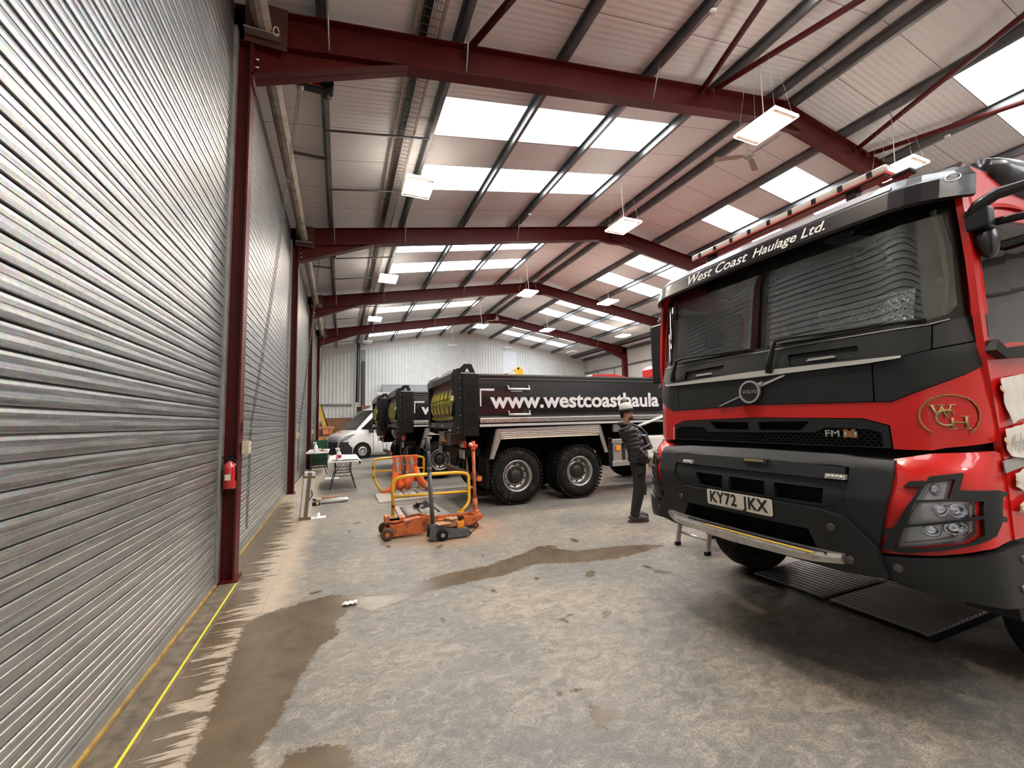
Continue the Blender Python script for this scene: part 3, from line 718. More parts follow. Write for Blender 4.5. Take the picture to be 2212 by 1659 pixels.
def add_wheel(root, c, out=-1, R=.54, W=.31, knob=True, deep=.11, rimm=None, rim=.292):
    t, r, h = MB(), MB(), MB(); wheel(t, r, h, (0, 0, 0), R, W, out, rim, knob, deep)
    M = Matrix.Translation(Vector(c)-root.location)
    w_ = t.xf(M).build('wheel', M_TYRE, root); r.xf(M).build('rim', rimm or M_RIM, w_); h.xf(M).build('hub', M_HUB, w_); return w_

def red_truck():
    T = thing('tipper_truck', 'large red and grey truck cab on the right with KY72 JKX plate', 'truck', (4.1, TYC, 0)); o = T.location
    def B(mb, name, m, par=T, label=None): return mb.xf(Matrix.Translation(-o)).build(name, m, par, label)
    def panel(name, outer, m, d0=.0, th=.02, holes=(), par=T, label=None, su=.05, sv=.06):
        return B(bend(MB(), outer, tf(d0), th, holes, su, sv), name, m, par, label)
    # dark skin behind all the panels
    panel('front_bulkhead', sym([(0, .92), (-.8, .92), (-1.16, 1.0), (-1.24, 1.5), (-1.24, 2.04), (0, 2.05)]), M_TBLK, -.05, .03)
    # red lid with grille notch
    lid = [(-.83, 1.392), (-.98, 1.392), (-1.03, 1.407), (-1.2, 1.435), (-1.33, 1.46), (-1.33, 1.888), (-1.3, 1.879), (-1.2, 1.836), (-1.014, 1.737), (-.834, 1.655), (-.76, 1.659), (0, 1.675)]
    lidin = [(.83, 1.392), (.822, 1.525), (.695, 1.567), (0, 1.585), (-.695, 1.567), (-.822, 1.525)]
    front = panel('front_lid', lid+mir(lid)[1:]+lidin, M_TRED, 0, .025)
    # black upper front: centre, side and top strips with open joints
    panel('front_trim_panel', [(-.755, 1.663), (0, 1.679), (.755, 1.663), (.755, 1.880), (0, 1.892), (-.755, 1.880)], M_TGREY, .006, .02)
    for s in (0, 1):
        h = [(-.763, 1.663), (-.834, 1.659), (-1.014, 1.741), (-1.2, 1.84), (-1.325, 1.893), (-1.214, 1.972), (-1.184, 1.961), (-1.001, 1.928), (-.88, 1.905), (-.763, 1.88)]
        panel('corner_trim_panel', mir(h) if s else h, M_TGREY, .006, .02)
        h = [(-1.006, 2.062), (-1.006, 1.937), (-1.184, 1.968), (-1.213, 1.978), (-1.199, 2.101), (-1.08, 2.092)]
        panel('wiper_cover_end', mir(h) if s else h, M_TGREY, .006, .02)
    vl = [(-.69, 1.93), (-.285, 1.93), (-.262, 2.015), (-.683, 2.008)]; vr = [(.262, 2.015), (.285, 1.93), (.69, 1.93), (.683, 2.008)]
    panel('wiper_cover', [(-.757, 1.884), (0, 1.896), (.757, 1.884), (.88, 1.909), (1.0, 1.933), (1.0, 2.064), (.6, 2.062), (0, 2.066), (-.6, 2.062), (-1.0, 2.064), (-1.0, 1.933), (-.88, 1.909)], M_TGREY, .006, .02, holes=[vl, vr])
    for s in (-1, 1):
        c = s*.475
        f = panel('air_vent', [(c-.205, 1.935), (c+.205, 1.935), (c+.2, 2.008), (c-.2, 2.01)], M_TGREY, -.012, .01)
        panel('vent_blade', [(c-.09, 1.952), (c+.09, 1.952), (c+.075, 1.968), (c-.075, 1.968)], M_CHR, .0, .01, par=f)
    # silver strip and diagonal bar with the round badge
    panel('silver_strip', [(-.893, 1.899), (-.74, 1.889), (0, 1.880), (.74, 1.889), (.893, 1.893), (.93, 1.914), (.74, 1.914), (0, 1.926), (-.74, 1.915), (-.893, 1.913)], M_CHR, .024, .014)
    panel('badge_bar', [(.29, 1.68), (.265, 1.68), (.085, 1.742), (.085, 1.752)], M_CHR, .022, .012)
    panel('badge_bar', [(-.07, 1.80), (-.07, 1.822), (-.25, 1.875), (-.268, 1.868)], M_CHR, .022, .012)
    ring = [(.085*math.cos(t*PI/20), 1.775+.085*math.sin(t*PI/20)) for t in range(40)]; rin = [(x*.84, 1.775+(z-1.775)*.84) for x, z in ring]
    bg = panel('round_badge', rin, mat('badge_black', (.006, .006, .007), .35), .028, .02)
    panel('badge_ring', ring, M_CHR, .036, .02, holes=[rin], par=bg, su=.03, sv=.03)
    panel('badge_arrow', [(-.062, 1.832), (-.088, 1.812), (-.108, 1.846)], M_CHR, .036, .02, par=bg)
    B(text_mb('VOLVO', basis(TP(0, 1.775, .0295), (0, -1, 0), (0, 0, 1)), size=.034, width=.125, bold=.0006), 'badge_lettering', M_CHR, bg)
    # upper grille
    g = [(-.822, 1.397), (.822, 1.397), (.814, 1.521), (.69, 1.563), (0, 1.581), (-.69, 1.563), (-.814, 1.521)]
    hb = [(-.785, 1.403), (.8, 1.403), (.8, 1.49), (.73, 1.512), (.47, 1.512), (.425, 1.470), (-.43, 1.480), (-.488, 1.513), (-.722, 1.502), (-.785, 1.483)]
    sl1 = [(.04, 1.55), (.04, 1.492), (.34, 1.494), (.40, 1.555)]; sl2 = [(-.40, 1.552), (-.34, 1.492), (-.045, 1.492), (-.045, 1.55)]
    gr = panel('upper_grille', g, M_TGREY, .004, .03, holes=[hb, sl1, sl2])
    mb = MB(); s_ = .024
    def inhb(u, z):
        c = False; n = len(hb)
        for i in range(n):
            (x0, z0), (x1, z1) = hb[i], hb[(i+1) % n]
            if (z0 > z) != (z1 > z) and u < (x1-x0)*(z-z0)/(z1-z0)+x0: c = not c
        return c
    for j in range(7):
        for i in range(-24, 25):
            cu = i*.034+(.017 if j % 2 else 0); cz = 1.41+j*.018
            if not inhb(cu, cz): continue
            hx = [(cu+.017*math.cos(math.radians(a)), cz+.012*math.sin(math.radians(a))) for a in (30, 90, 150, 210)]
            for a, b in zip(hx, hx[1:]):
                p, q = TP(*a, -.002), TP(*b, -.002); mb.tube([p, q], .0024, 4, smooth=False)
    B(mb, 'honeycomb_mesh', M_TGREY, gr)
    B(text_mb('FM', basis(TP(-.535, 1.474, .012), (0, -1, 0), (0, 0, 1)), size=.055, width=.082, bold=.0012), 'model_lettering', M_CHR, gr)
    xb = panel('model_plate', [(-.60, 1.455), (-.668, 1.455), (-.668, 1.49), (-.60, 1.49)], M_CHR, .018, .012, par=gr)
    B(text_mb('X', basis(TP(-.634, 1.474, .024), (0, -1, 0), (0, 0, 1)), size=.062, bold=.004, width=.075, depth=.002), 'model_letter', mat('copper', (.45, .2, .08), .35, .6), gr)
    # ---- bumper centre
    fr = [(-.615, 1.02), (-.80, .87), (-.86, 1.16), (-.87, 1.27), (-.86, 1.335), (-.69, 1.342), (-.60, 1.352), (0, 1.358)]
    inn = [(-.663, 1.105), (-.61, 1.062), (-.52, 1.035), (.52, 1.035), (.61, 1.062), (.663, 1.105), (.668, 1.285), (.63, 1.29), (-.63, 1.29), (-.668, 1.285)]
    bc = panel('bumper_centre', [(-.5, .985)]+fr+mir(fr)[1:]+[(.5, .985)], M_TGREY, .03, .05, holes=[inn], sv=.04)
    slots = [[(.435, 1.15), (.17, 1.15), (.17, 1.05), (.40, 1.055)], [(.11, 1.15), (-.11-.06, 1.15), (-.17, 1.05), (.11, 1.05)], [(-.235, 1.15), (-.54, 1.15), (-.53, 1.055), (-.24, 1.05)]]
    slots = [list(reversed(s)) for s in slots]
    panel('lower_grille', [(-.66, 1.107), (-.608, 1.065), (-.52, 1.039), (.52, 1.039), (.608, 1.065), (.66, 1.107), (.66, 1.205), (-.66, 1.205)], M_TGREY, .018, .04, holes=slots, sv=.04)
    panel('grille_bar', [(-.655, 1.21), (.655, 1.21), (.65, 1.283), (.3, 1.293), (-.3, 1.293), (-.65, 1.283)], M_TGREY, .04, .05)
    mb = MB()
    for i in range(24):
        u = -.52+i*.045; 
        for zz in (1.302, 1.318): p, q = TP(u, zz, .02), TP(u+.035, zz, .02); mb.tube([p, q], .004, 4)
    B(mb, 'mesh_strip', M_TGREY)
    for c in (.505, -.61):
        l_ = panel('marker_lamp', [(c-.052, 1.216), (c+.052, 1.216), (c+.052, 1.243), (c-.052, 1.243)], mat('clear_lamp', (.5, .48, .45), .25, .5), .056, .03)
        mb = MB()
        for k in range(4): mb.ball(TP(c-.033+k*.022, 1.229, .057), .008, 8, 6)
        B(mb, 'led', M_CHR, l_)
    panel('step_handle', [(-.012, 1.262), (-.19, 1.266), (-.188, 1.296), (-.004, 1.298)][::-1], M_TGREY, .058, .03)
    panel('handle_insert', [(-.03, 1.276), (-.17, 1.278), (-.17, 1.292), (-.02, 1.294)][::-1], mat('amber_dull', (.25, .18, .10), .4, .5), .064, .01)
    # A-shaped lower guard
    a_out = [(-.64, .703), (-.84, .728), (-.80, .872), (-.655, 1.012), (-.535, 1.03), (0, 1.035)]
    a_in = [(-.555, .795), (-.50, .90), (.42, .90), (.49, .795)]
    a_in = [(-.52, .79), (-.47, .905), (.47, .905), (.52, .79)]
    A = a_out+mir(a_out)[1:]
    ag = panel('bumper_guard', A[:len(a_out)*2-1], M_TGREY, .065, .06, holes=[a_in], sv=.04)
    panel('lower_backing', sym([(0, .74), (-.62, .715), (-.84, .70), (-1.3, .645), (-1.36, .86), (-.9, .81), (-.7, .93), (0, .93)]), M_TBLK, -.0, .02)
    panel('intake_void', [(-.54, .77), (.54, .77), (.5, .93), (-.5, .93)], M_TBLK, -.0, .02)
    for u in (.545, -.595): 
        for uu, zz in ((u, .943), ((.63 if u > 0 else -.68), .782)):
            mb = MB(); p, q = TP(uu, zz, .060), TP(uu, zz, .074); mb.cyl(p, q, .021, 14); r = TP(uu, zz, .079); mb.cyl(q, r, .011, 6); B(mb, 'guard_bolt', mat('dull_bolt', (.13, .115, .10), .45, .7), ag)
    # number plate
    w2, h2 = .26, .0555; cz = .990
    pl = MB(); rr = .012; pts = []
    for cx_, cz_, a0 in ((w2-rr, h2-rr, 0), (-w2+rr, h2-rr, 90), (-w2+rr, -h2+rr, 180), (w2-rr, -h2+rr, 270)):
        pts += [(cx_+rr*math.cos(math.radians(a0+t)), cz_+rr*math.sin(math.radians(a0+t))) for t in (0, 30, 60, 90)]
    px = tbase(cz)-.075; pl.prism([(TYC+a, cz+b) for a, b in pts], px, px+.006, 'x')
    pp = B(pl, 'number_plate', mat('plate_white', (.82, .80, .74), .4))
    mb = MB(); MP = basis((px-.0005, TYC, cz), (0, -1, 0), (0, 0, 1))
    mb.bm(text_bm('KY72', size=.112, bold=.003, spacing=1.12, width=.228, depth=.001), MP @ Matrix.Translation((-.118, 0, 0)))
    mb.bm(text_bm('JKX', size=.112, bold=.003, spacing=1.12, width=.19, depth=.001), MP @ Matrix.Translation((.138, 0, 0)))
    B(mb, 'plate_lettering', mat('plate_black', (.01, .01, .01), .5), pp)
    MB_ = MB(); MB_.box(px-.001, px, TYC-.05, TYC+.09, cz-.0475, cz-.046); B(MB_, 'plate_small_print', mat('plate_grey', (.3, .3, .3)), pp)
    # aluminium step with yellow edge
    st = MB(); n = 28; vs = []
    for i in range(n+1):
        u = -.66+1.32*i/n; e = abs(u)/.66; zt = .812-.012*(1-e**4); th = .075-.02*e
        ins = max(0, (e-.8)/.2)*.06
        for d, z in ((.06, zt-.002), (.165-ins, zt), (.172-ins, zt-.02), (.15-ins, zt-th), (.05, zt-th-.01)): vs.append(TP(u, z, d))
    m5 = 5; fs = [(i*m5+k, i*m5+(k+1) % m5, (i+1)*m5+(k+1) % m5, (i+1)*m5+k) for i in range(n) for k in range(m5)]+[tuple(range(5)), tuple(n*5+k for k in reversed(range(5)))]
    st.add(vs, fs, False); sp = B(st, 'step', M_ALU)
    mb = MB(); mb.tube([TP(u/20, .802, .168) for u in range(-11, 5)], .006, 6); B(mb, 'yellow_edge', mat('reflective_yellow', (.85, .5, .04), .4), sp)
    mb = MB(); mb.tube([TP(u/20, .803, .13) for u in range(-12, 9)], .012, 4); B(mb, 'grip_strip', M_BLACK, sp)
    # ---- corners
    for s in (0, 1):
        q = (lambda h: mir(h)) if s else (lambda h: h)
        hs = [(-.845, 1.34), (-.81, 1.16), (-.762, .885), (-.775, .838), (-1.007, .876), (-1.148, .921), (-1.33, .945), (-1.40, .95), (-1.39, 1.15), (-1.37, 1.28), (-1.30, 1.36), (-1.20, 1.39), (-.98, 1.375)]
        hs = list(reversed(hs))
        panel('headlamp_surround', q(hs), M_TRED, .0, .05, sv=.04, su=.04, holes=[q([(-.985, 1.238), (-1.063, 1.256), (-1.047, 1.149), (-1.143, 1.151), (-1.137, 1.0), (-1.087, .955), (-.955, .912), (-.858, .883), (-.915, 1.05)])])
        lw = [(-.79, .828), (-1.0, .866), (-1.16, .905), (-1.33, .925), (-1.47, .93), (-1.53, .90), (-1.53, .62), (-1.40, .635), (-1.2, .66), (-1.05, .685), (-.85, .714)]
        cb = panel('corner_bumper', q(list(reversed(lw))), M_TGREY, .03, .08, sv=.04)
        sg = 1 if s else -1
        for uu, zz in ((.875, .79), (1.385, .866), (1.35, .73)):
            mb = MB(); p, e_, r = TP(sg*uu, zz, .025), TP(sg*uu, zz, .037), TP(sg*uu, zz, .043); mb.cyl(p, e_, .02, 14); mb.cyl(e_, r, .011, 6); B(mb, 'bumper_bolt', mat('dull_bolt'), cb)
        # headlamp: housing, reflectors, lens, guard
        ln = [(-.985, 1.238), (-1.063, 1.256), (-1.047, 1.149), (-1.143, 1.151), (-1.137, 1.0), (-1.087, .955), (-.955, .912), (-.858, .883), (-.915, 1.05)][::-1]
        hl = panel('headlamp', q(ln), mat('lamp_grey', (.62, .63, .65), .3, .5), -.035, .015, su=.03, sv=.03)
        for uu, zz, ru, rz_ in ((-1.085, 1.10, .038, .036), (-1.035, 1.10, .03, .034), (-1.075, 1.015, .045, .036), (-1.0, .995, .036, .030), (-1.015, 1.2, .02, .03)):
            mb = MB(); c = TP(sg*abs(uu), zz, -.03); nrm = (TP(sg*abs(uu), zz, .0)-c).normalized(); a = Vector((0, 0, 1)); b = nrm.cross(a)
            vs = []; nn = 16
            for rr_, dd in ((1, .022), (.86, .024), (.7, .008), (.35, -.0), (.05, .014)):
                for k in range(nn): t = 2*PI*k/nn; vs.append(c+b*math.cos(t)*ru*rr_+a*math.sin(t)*rz_*rr_+nrm*dd)
            mb.add(vs, [(i*nn+k, i*nn+(k+1) % nn, (i+1)*nn+(k+1) % nn, (i+1)*nn+k) for i in range(4) for k in range(nn)], False)
            B(mb, 'reflector', mat('chrome', (.85, .86, .9), .08, 1), hl)
        mb = MB(); mb.tube([TP(*p, -.012) for p in q([(-1.0, 1.23), (-.935, 1.06), (-.885, .905), (-1.06, .96), (-1.12, 1.01), (-1.128, 1.135)])], .007, 6); B(mb, 'light_guide', mat('frosted', (.8, .82, .85), .3), hl)
        panel('lens', q(ln), M_LENS, .004, .005, par=hl, su=.03, sv=.03)
        go = [(-.992, 1.265), (-1.09, 1.288), (-1.08, 1.205), (-1.228, 1.206), (-1.262, 1.19), (-1.25, 1.07), (-1.2, .995), (-1.124, .955), (-1.02, .907), (-.903, .870), (-.826, .868), (-.815, .88), (-.87, .99)]
        gi = [(-.985, 1.235), (-1.066, 1.258), (-1.052, 1.153), (-1.158, 1.158), (-1.152, .998), (-1.092, .95), (-.955, .905), (-.862, .885), (-.905, 1.0)]
        gd = panel('lamp_guard', q(go[::-1]), M_TGREY, .025, .02, holes=[q(gi)], su=.04, sv=.04)
        for h in ([(-.945, 1.133), (-1.058, 1.153), (-1.058, 1.163), (-.948, 1.143)], [(-.905, 1.0), (-1.155, 1.078), (-1.155, 1.092), (-.908, 1.012)]):
            panel('guard_bar', q(h[::-1]), M_TGREY, .028, .012, par=gd, su=.04)
        for h in ([(-.975, 1.212), (-.905, 1.205), (-.925, 1.234), (-.975, 1.242)], [(-.875, .958), (-.812, .944), (-.822, .975), (-.878, .988)], [(-1.225, 1.185), (-1.31, 1.168), (-1.31, 1.19), (-1.225, 1.205)], [(-1.215, 1.06), (-1.30, 1.05), (-1.30, 1.075), (-1.22, 1.08)]):
            panel('guard_bracket', q(h), M_TGREY, .022, .022, par=gd, su=.04)
        # A pillar and black screen surround at the sides
        panel('a_pillar', q([(-1.133, 2.098), (-1.207, 2.105), (-1.19, 2.416), (-1.175, 2.66), (-1.165, 2.78), (-1.10, 2.78), (-1.126, 2.666)][::-1]), M_TRED, .008, .03)
    # ---- windscreen
    wo = [(0, 2.07), (-1.0, 2.072), (-1.13, 2.095), (-1.123, 2.66), (-1.10, 2.80), (0, 2.82)]
    wi = [(0, 2.10), (-.98, 2.10), (-1.06, 2.12), (-1.09, 2.17), (-1.085, 2.5), (-1.06, 2.70), (-1.02, 2.765), (-.95, 2.775), (0, 2.78)]
    W_ = wo+mir(wo)[1:-1]; WI = wi+mir(wi)[1:-1]
    panel('screen_surround', W_, mat('black_frit', (.006, .006, .006), .25), -.002, .014, holes=[WI], sv=.08)
    gl = bend(MB(), WI, tf(-.008), .004, (), .1, .1); B(gl, 'windscreen', M_SCR)
    panel('screen_seal', [(0, 2.068), (-.99, 2.070), (-1.06, 2.088), (-1.06, 2.094), (-.99, 2.078), (0, 2.076), (.99, 2.078), (1.06, 2.094), (1.06, 2.088), (.99, 2.070)], mat('pale_trim', (.3, .32, .27), .4), .004, .01)
    # ---- sun visor: sloping facet coloured as roof sheen over an upright black band
    mb = MB(); n = 44; vs = []
    for i in range(n+1):
        u = -1.135+2.27*i/n; e = max(0, (abs(u)-.88)/.25); k = min(1, e)
        row = [(2.985-.02*k, .02), (2.965-.045*k, .055-.01*k), (2.89-.01*k, .105-.03*k*k), (2.875-.01*k, .115-.03*k*k), (2.765-.02*k, .115-.03*k*k), (2.75-.01*k, .095-.03*k), (2.765, .05-.01*k), (2.93, .01)]
        for z, d in row: vs.append(TP(u, z, d))
    m8 = 8; mb.add(vs, [(i*m8+k, i*m8+(k+1) % m8, (i+1)*m8+(k+1) % m8, (i+1)*m8+k) for i in range(n) for k in range(m8)]+[tuple(range(8)), tuple(n*8+k for k in reversed(range(8)))], False)
    vz = B(mb, 'sun_visor', M_GBLK)
    mb = MB(); vs = []
    for i in range(37):
        u = -.88+1.98*i/36; t = i/36
        z0, d0, z1, d1 = 2.963, .058, 2.895, .106
        if t < .06: z0 = 2.93+.033*t/.06; d0 = .082-.024*t/.06
        if t > .94: f_ = (t-.94)/.06; z1 = 2.895+.03*f_; d1 = .106-.02*f_
        k_ = min(1, max(0, (abs(u)-.88)/.25)); z0 -= .045*k_; d0 -= .01*k_; z1 -= .01*k_; d1 -= .03*k_*k_
        vs += [TP(u, z0+.002, d0+.003), TP(u, z1+.002, d1+.003), TP(u, z1-.004, d1), TP(u, z0-.004, d0)]
    mb.add(vs, [(i*4+k, i*4+(k+1) % 4, (i+1)*4+(k+1) % 4, (i+1)*4+k) for i in range(36) for k in range(4)]+[(0, 1, 2, 3), (144, 147, 146, 145)], False)
    B(mb, 'visor_sheen_facet', mat('painted_roof_sheen', (.30, .285, .33), .25, coat=.6), vz)  # pale colour stands for the bright roof reflected in the dark visor
    def txt(body, u0, u1, z, size):
        # lettering laid along the visor face, leaning
        bm = text_bm(body, size=size, bold=.0012, shear=.25, width=abs(u1-u0), depth=.0)
        cu = (u0+u1)/2
        for v in bm.verts:
            u = cu-v.co.x; zz = z+v.co.y; v.co = TP(u, zz, .118)
        B(MB().bm(bm), 'visor_lettering', M_WHT, vz)
    txt('West Coast', .585, -.02, 2.823, .118); txt('Haulage Ltd.', -.065, -.565, 2.822, .10)
    mb = MB(); mb.tube([TP(-1.068+.022*math.cos(t*PI/8), 2.862+.022*math.sin(t*PI/8), .098) for t in range(16)], .004, 5, True); B(mb, 'visor_lamp_ring', M_CHR, vz)
    # ---- cab shell
    cx0, cx1 = 3.11, 4.95
    def roof(s, t):
        x = cx0-.03+(cx1-cx0+.03)*s; v = -1+2*t
        zt = 2.995+.115*min(1, s*3)**.7-.05*max(0, s-.7); sh = abs(v)**7
        y = TYC+1.19*v*(1-.03*sh); z = zt-.30*sh-.02*v*v
        xb = 0.0
        if s < .25: xb = .10*abs(v)**3*(1-s/.25)
        return Vector((x+xb, y, z))
    mb = MB(); mb.grid(roof, 14, 40); B(mb, 'roof_panel', M_TRED)
    # side walls with door windows
    for s in (-1, 1):
        y0 = TYC+s*1.165
        def fs(x, z, e, y0=y0, s=s): return Vector((x, y0+s*(e-.02*max(0, (z-2.0)/.9)**2*2+.004), z))
        out = [(3.06, 1.89), (3.10, 1.50), (3.12, 1.28), (3.12, .95), (3.3, .95), (3.42, 1.18), (3.75, 1.33), (4.15, 1.38), (4.6, 1.3), (4.95, 1.1), (4.95, 2.98), (3.22, 2.98), (3.13, 2.90), (3.09, 2.70), (3.055, 2.10)]
        win = [(3.10, 1.98), (3.16, 1.93), (3.35, 1.96), (4.2, 2.02), (4.28, 2.1), (4.28, 2.68), (4.2, 2.76), (3.25, 2.66), (3.17, 2.60), (3.12, 2.3)]
        sd = B(bend(MB(), out, fs, .03, [win], .2, .2), 'cab_side', M_TRED)
        B(bend(MB(), win, lambda x, z, e, f=fs: f(x, z, e-.012), .004, (), .5, .5), 'side_window', M_GLS, sd)
        yo = y0+s*.006
        mb = MB(); mb.prism([(3.05, 1.90), (3.16, 1.86), (4.3, 1.94), (4.3, 1.985), (3.4, 1.94), (3.17, 1.915), (3.08, 1.955)], min(yo, yo+s*.04), max(yo, yo+s*.04), 'y'); B(mb, 'window_ledge', M_BLACK, sd)
        mb = MB()
        mb.prism([(3.66, 1.74), (3.70, 1.70), (4.0, 1.73), (4.0, 1.79), (3.7, 1.80)], min(yo, yo+s*.03), max(yo, yo+s*.03), 'y'); B(mb, 'door_handle', M_TRED, sd)
        mb = MB(); mb.prism([(3.09, 1.28), (3.9, 1.36), (3.9, 1.42), (3.08, 1.34)], min(yo, yo+s*.006), max(yo, yo+s*.006), 'y'); B(mb, 'silver_band', mat('silver_stripe', (.35, .34, .33), .4), sd)
        # sill and wheel arch
        mb = MB(); mb.prism([(3.06, .96), (3.14, .55), (3.45, .45), (3.5, .75), (3.6, .98), (3.44, 1.14)], TYC+s*1.05-.1, TYC+s*1.05+.1, 'y'); B(mb, 'step_well', M_BLACK)
    mb = MB(); mb.prism([(3.45+0*.0, 1.14)]+[(4.12+.64*math.cos(math.radians(a)), .53+.64*math.sin(math.radians(a))) for a in range(170, 5, -15)]+[(4.9, 1.2), (4.9, 1.3), (3.4, 1.3)], TYC-1.14, TYC+1.14, 'y')
    B(mb, 'cab_floor', M_TBLK)
    mb = MB(); mb.box(cx1-.04, cx1, TYC-1.16, TYC+1.16, 1.1, 2.98); B(mb, 'cab_back', mat('cab_lining', (.20, .19, .17), .8))
    # roof wind deflector
    mb = MB(); mb.grid(lambda s, t: Vector((3.55+1.3*s, TYC-1.18+.13*math.sin(PI*t)*(1-.2*s)-.02, 2.93+.20*t+.10*s)), 6, 8); mb.grid(lambda s, t: Vector((3.55+1.3*s, TYC+1.18-.13*math.sin(PI*t)*(1-.2*s)+.02, 2.93+.20*t+.10*s)), 6, 8)
    mb = MB()
    for s in (-1, 1):
        vs = []
        for i in range(9):
            x = 3.50+1.3*i/8; h = .16*min(1, (i+.6)/2.5)**.5
            for k in range(10): a = 2*PI*k/10; vs.append(Vector((x, TYC+s*1.10+.10*math.cos(a)*min(1, .5+i*.3), 2.99+.03+h*math.sin(a)*.8)))
        mb.add(vs, [(i*10+k, i*10+(k+1) % 10, (i+1)*10+(k+1) % 10, (i+1)*10+k) for i in range(8) for k in range(10)]+[tuple(range(10)), tuple(80+k for k in reversed(range(10)))], True)
        B(mb, 'roof_deflector', M_GBLK); mb = MB()
    # light bar
    lb = MB(); lb.bbox(3.20, 3.31, 1.40, 3.00, 3.125, 3.185, .022, None, 3)
    lbo = B(lb, 'light_bar', mat('clear_cover', (.62, .60, .56), .15, coat=1))
    mb = MB(); mb.box(3.21, 3.30, 1.42, 2.98, 3.112, 3.127); 
    for k in range(9): y = 1.48+k*.175; mb.box(3.196, 3.201, y, y+.03, 3.135, 3.175)
    B(mb, 'bar_insert', M_BLACK, lbo)
    mb = MB()
    for y in (1.62, 2.8): mb.box(3.22, 3.29, y-.03, y+.03, 3.0, 3.12)
    B(mb, 'bar_foot', M_BLACK, lbo)
    mb = MB(); mb.bbox(3.16, 3.24, 1.27, 1.37, 3.045, 3.075, .012); B(mb, 'roof_marker_lamp', M_BLACK)
    # mirrors
    mm = M_GBLK
    mb = MB(); mb.tube([(3.10, 1.03, 2.62), (3.09, .99, 2.67), (3.12, .93, 2.71), (3.2, .78, 2.725), (3.3, .62, 2.72)], [.03, .032, .03, .028, .026], 10)
    mb.box(3.07, 3.16, .955, 1.045, 2.54, 2.66, bev=.015); mb.tube([(3.16, .98, 2.58), (3.3, .8, 2.60), (3.36, .68, 2.62)], .022, 8)
    B(mb, 'mirror_arm', mm)
    mb = MB(); mb.ball((3.17, 1.0, 2.49), .085, 18, 12, (1.0, .45, 1.1)); B(mb, 'kerb_mirror', mm)
    mb = MB(); mb.bbox(3.26, 3.38, .46, .64, 1.95, 2.75, .04, None, 3); B(mb, 'mirror_housing', mm)
    mb = MB(); mb.bbox(3.20, 3.32, 3.46, 3.66, 1.95, 2.62, .04, None, 3); B(mb, 'mirror_housing', mm)
    mb = MB(); mb.tube([(3.12, 3.32, 2.62), (3.2, 3.4, 2.68), (3.26, 3.55, 2.66)], .025, 8); mb.tube([(3.12, 3.34, 2.02), (3.26, 3.5, 2.0)], .02, 8); B(mb, 'mirror_arm', mm)
    # front view mirror seen through the top of the screen
    mb = MB(); mb.tube([TP(-.66, 2.76, .0), TP(-.66, 2.74, -.04)], .012, 6); B(mb, 'front_mirror_arm', mm)
    mb = MB()
    c = TP(-.60, 2.70, .12)
    # ---- inside the cab
    M_IN = mat('dark_interior', (.03, .03, .028), .8); M_GRN = mat('pale_lining', (.32, .34, .29), .8)
    mb = MB(); mb.box(3.14, 3.55, TYC-1.08, TYC+1.08, 1.75, 2.03, bev=.03); B(mb, 'dashboard', M_IN)
    mb = MB(); mb.box(3.2, cx1-.05, TYC-1.12, TYC+1.12, 2.95, 2.99); B(mb, 'headlining', mat('headlining', (.10, .095, .085), .9))
    for yy, nm in ((2.78, 'driver'), (1.45, 'passenger')):
        mb = MB(); mb.box(4.05, 4.5, yy-.25, yy+.25, 1.7, 1.85, bev=.05); mb.box(4.42, 4.56, yy-.24, yy+.24, 1.8, 2.42, bev=.06); mb.box(4.42, 4.54, yy-.14, yy+.14, 2.44, 2.62, bev=.04)
        B(mb, 'cab_seat', mat('seat_cloth', (.06, .06, .06), .9))
    mb = MB(); Mw = Matrix.Translation((3.62, 2.78, 2.10)) @ Matrix.Rotation(math.radians(-35), 4, 'Y'); 
    mb.tube([Mw @ Vector((.21*math.cos(t*PI/14), .21*math.sin(t*PI/14), 0)) for t in range(28)], .016, 8, True); mb.tube([Mw @ Vector((-.2, 0, 0)), Mw @ Vector((.2, 0, 0))], .014, 6); mb.tube([Mw @ Vector((0, 0, 0)), Mw @ Vector((0, 0, -.3))], .03, 8)
    B(mb, 'steering_wheel', M_IN)
    mb = MB(); bend(mb, [(.03, 2.09), (.115, 2.09), (.14, 2.77), (-.02, 2.77)], lambda u, z, e: TP(u, z, -.08+e), .03)
    bend(mb, [(-.04, 2.1), (-.015, 2.1), (-.06, 2.66), (-.1, 2.66)], lambda u, z, e: TP(u, z, -.09+e), .02); B(mb, 'mid_screen_bars', M_IN)  # two dark upright bars behind the middle of the windscreen
    mb = MB(); mb.tube([TP(-1.03, 2.095, -.05), TP(-1.055, 2.145, -.05), TP(-1.07, 2.34, -.05), TP(-1.06, 2.55, -.05), TP(-1.035, 2.74, -.05)], .011, 6); mb.ball(TP(-1.05, 2.32, -.05), .022, 10, 8); B(mb, 'grab_rail', M_GRN)
    mb = MB(); mb.prism([(TYC+.35, 2.05), (TYC+.95, 2.05), (TYC+.95, 2.30), (TYC+.85, 2.42), (TYC+.42, 2.42), (TYC+.35, 2.34)], 4.86, 4.9, 'x'); B(mb, 'rear_window_panel', mat('pale_screen', (.5, .52, .47), .7))
    mb = MB(); mb.grid(lambda s, t: Vector((3.1+.3*s, TYC+1.02-.85*t, 2.66+.05*math.sin(s*3)-.12*math.sin(PI*t))), 6, 20); B(mb, 'curtain', mat('beige_curtain', (.22, .19, .13), .9))
    # kerb-view camera pod hanging behind the top of the screen
    mb = MB(); pd = [(-.46, 2.77), (-.515, 2.792), (-.60, 2.785), (-.74, 2.695), (-.753, 2.651), (-.67, 2.66), (-.636, 2.671), (-.55, 2.72)]
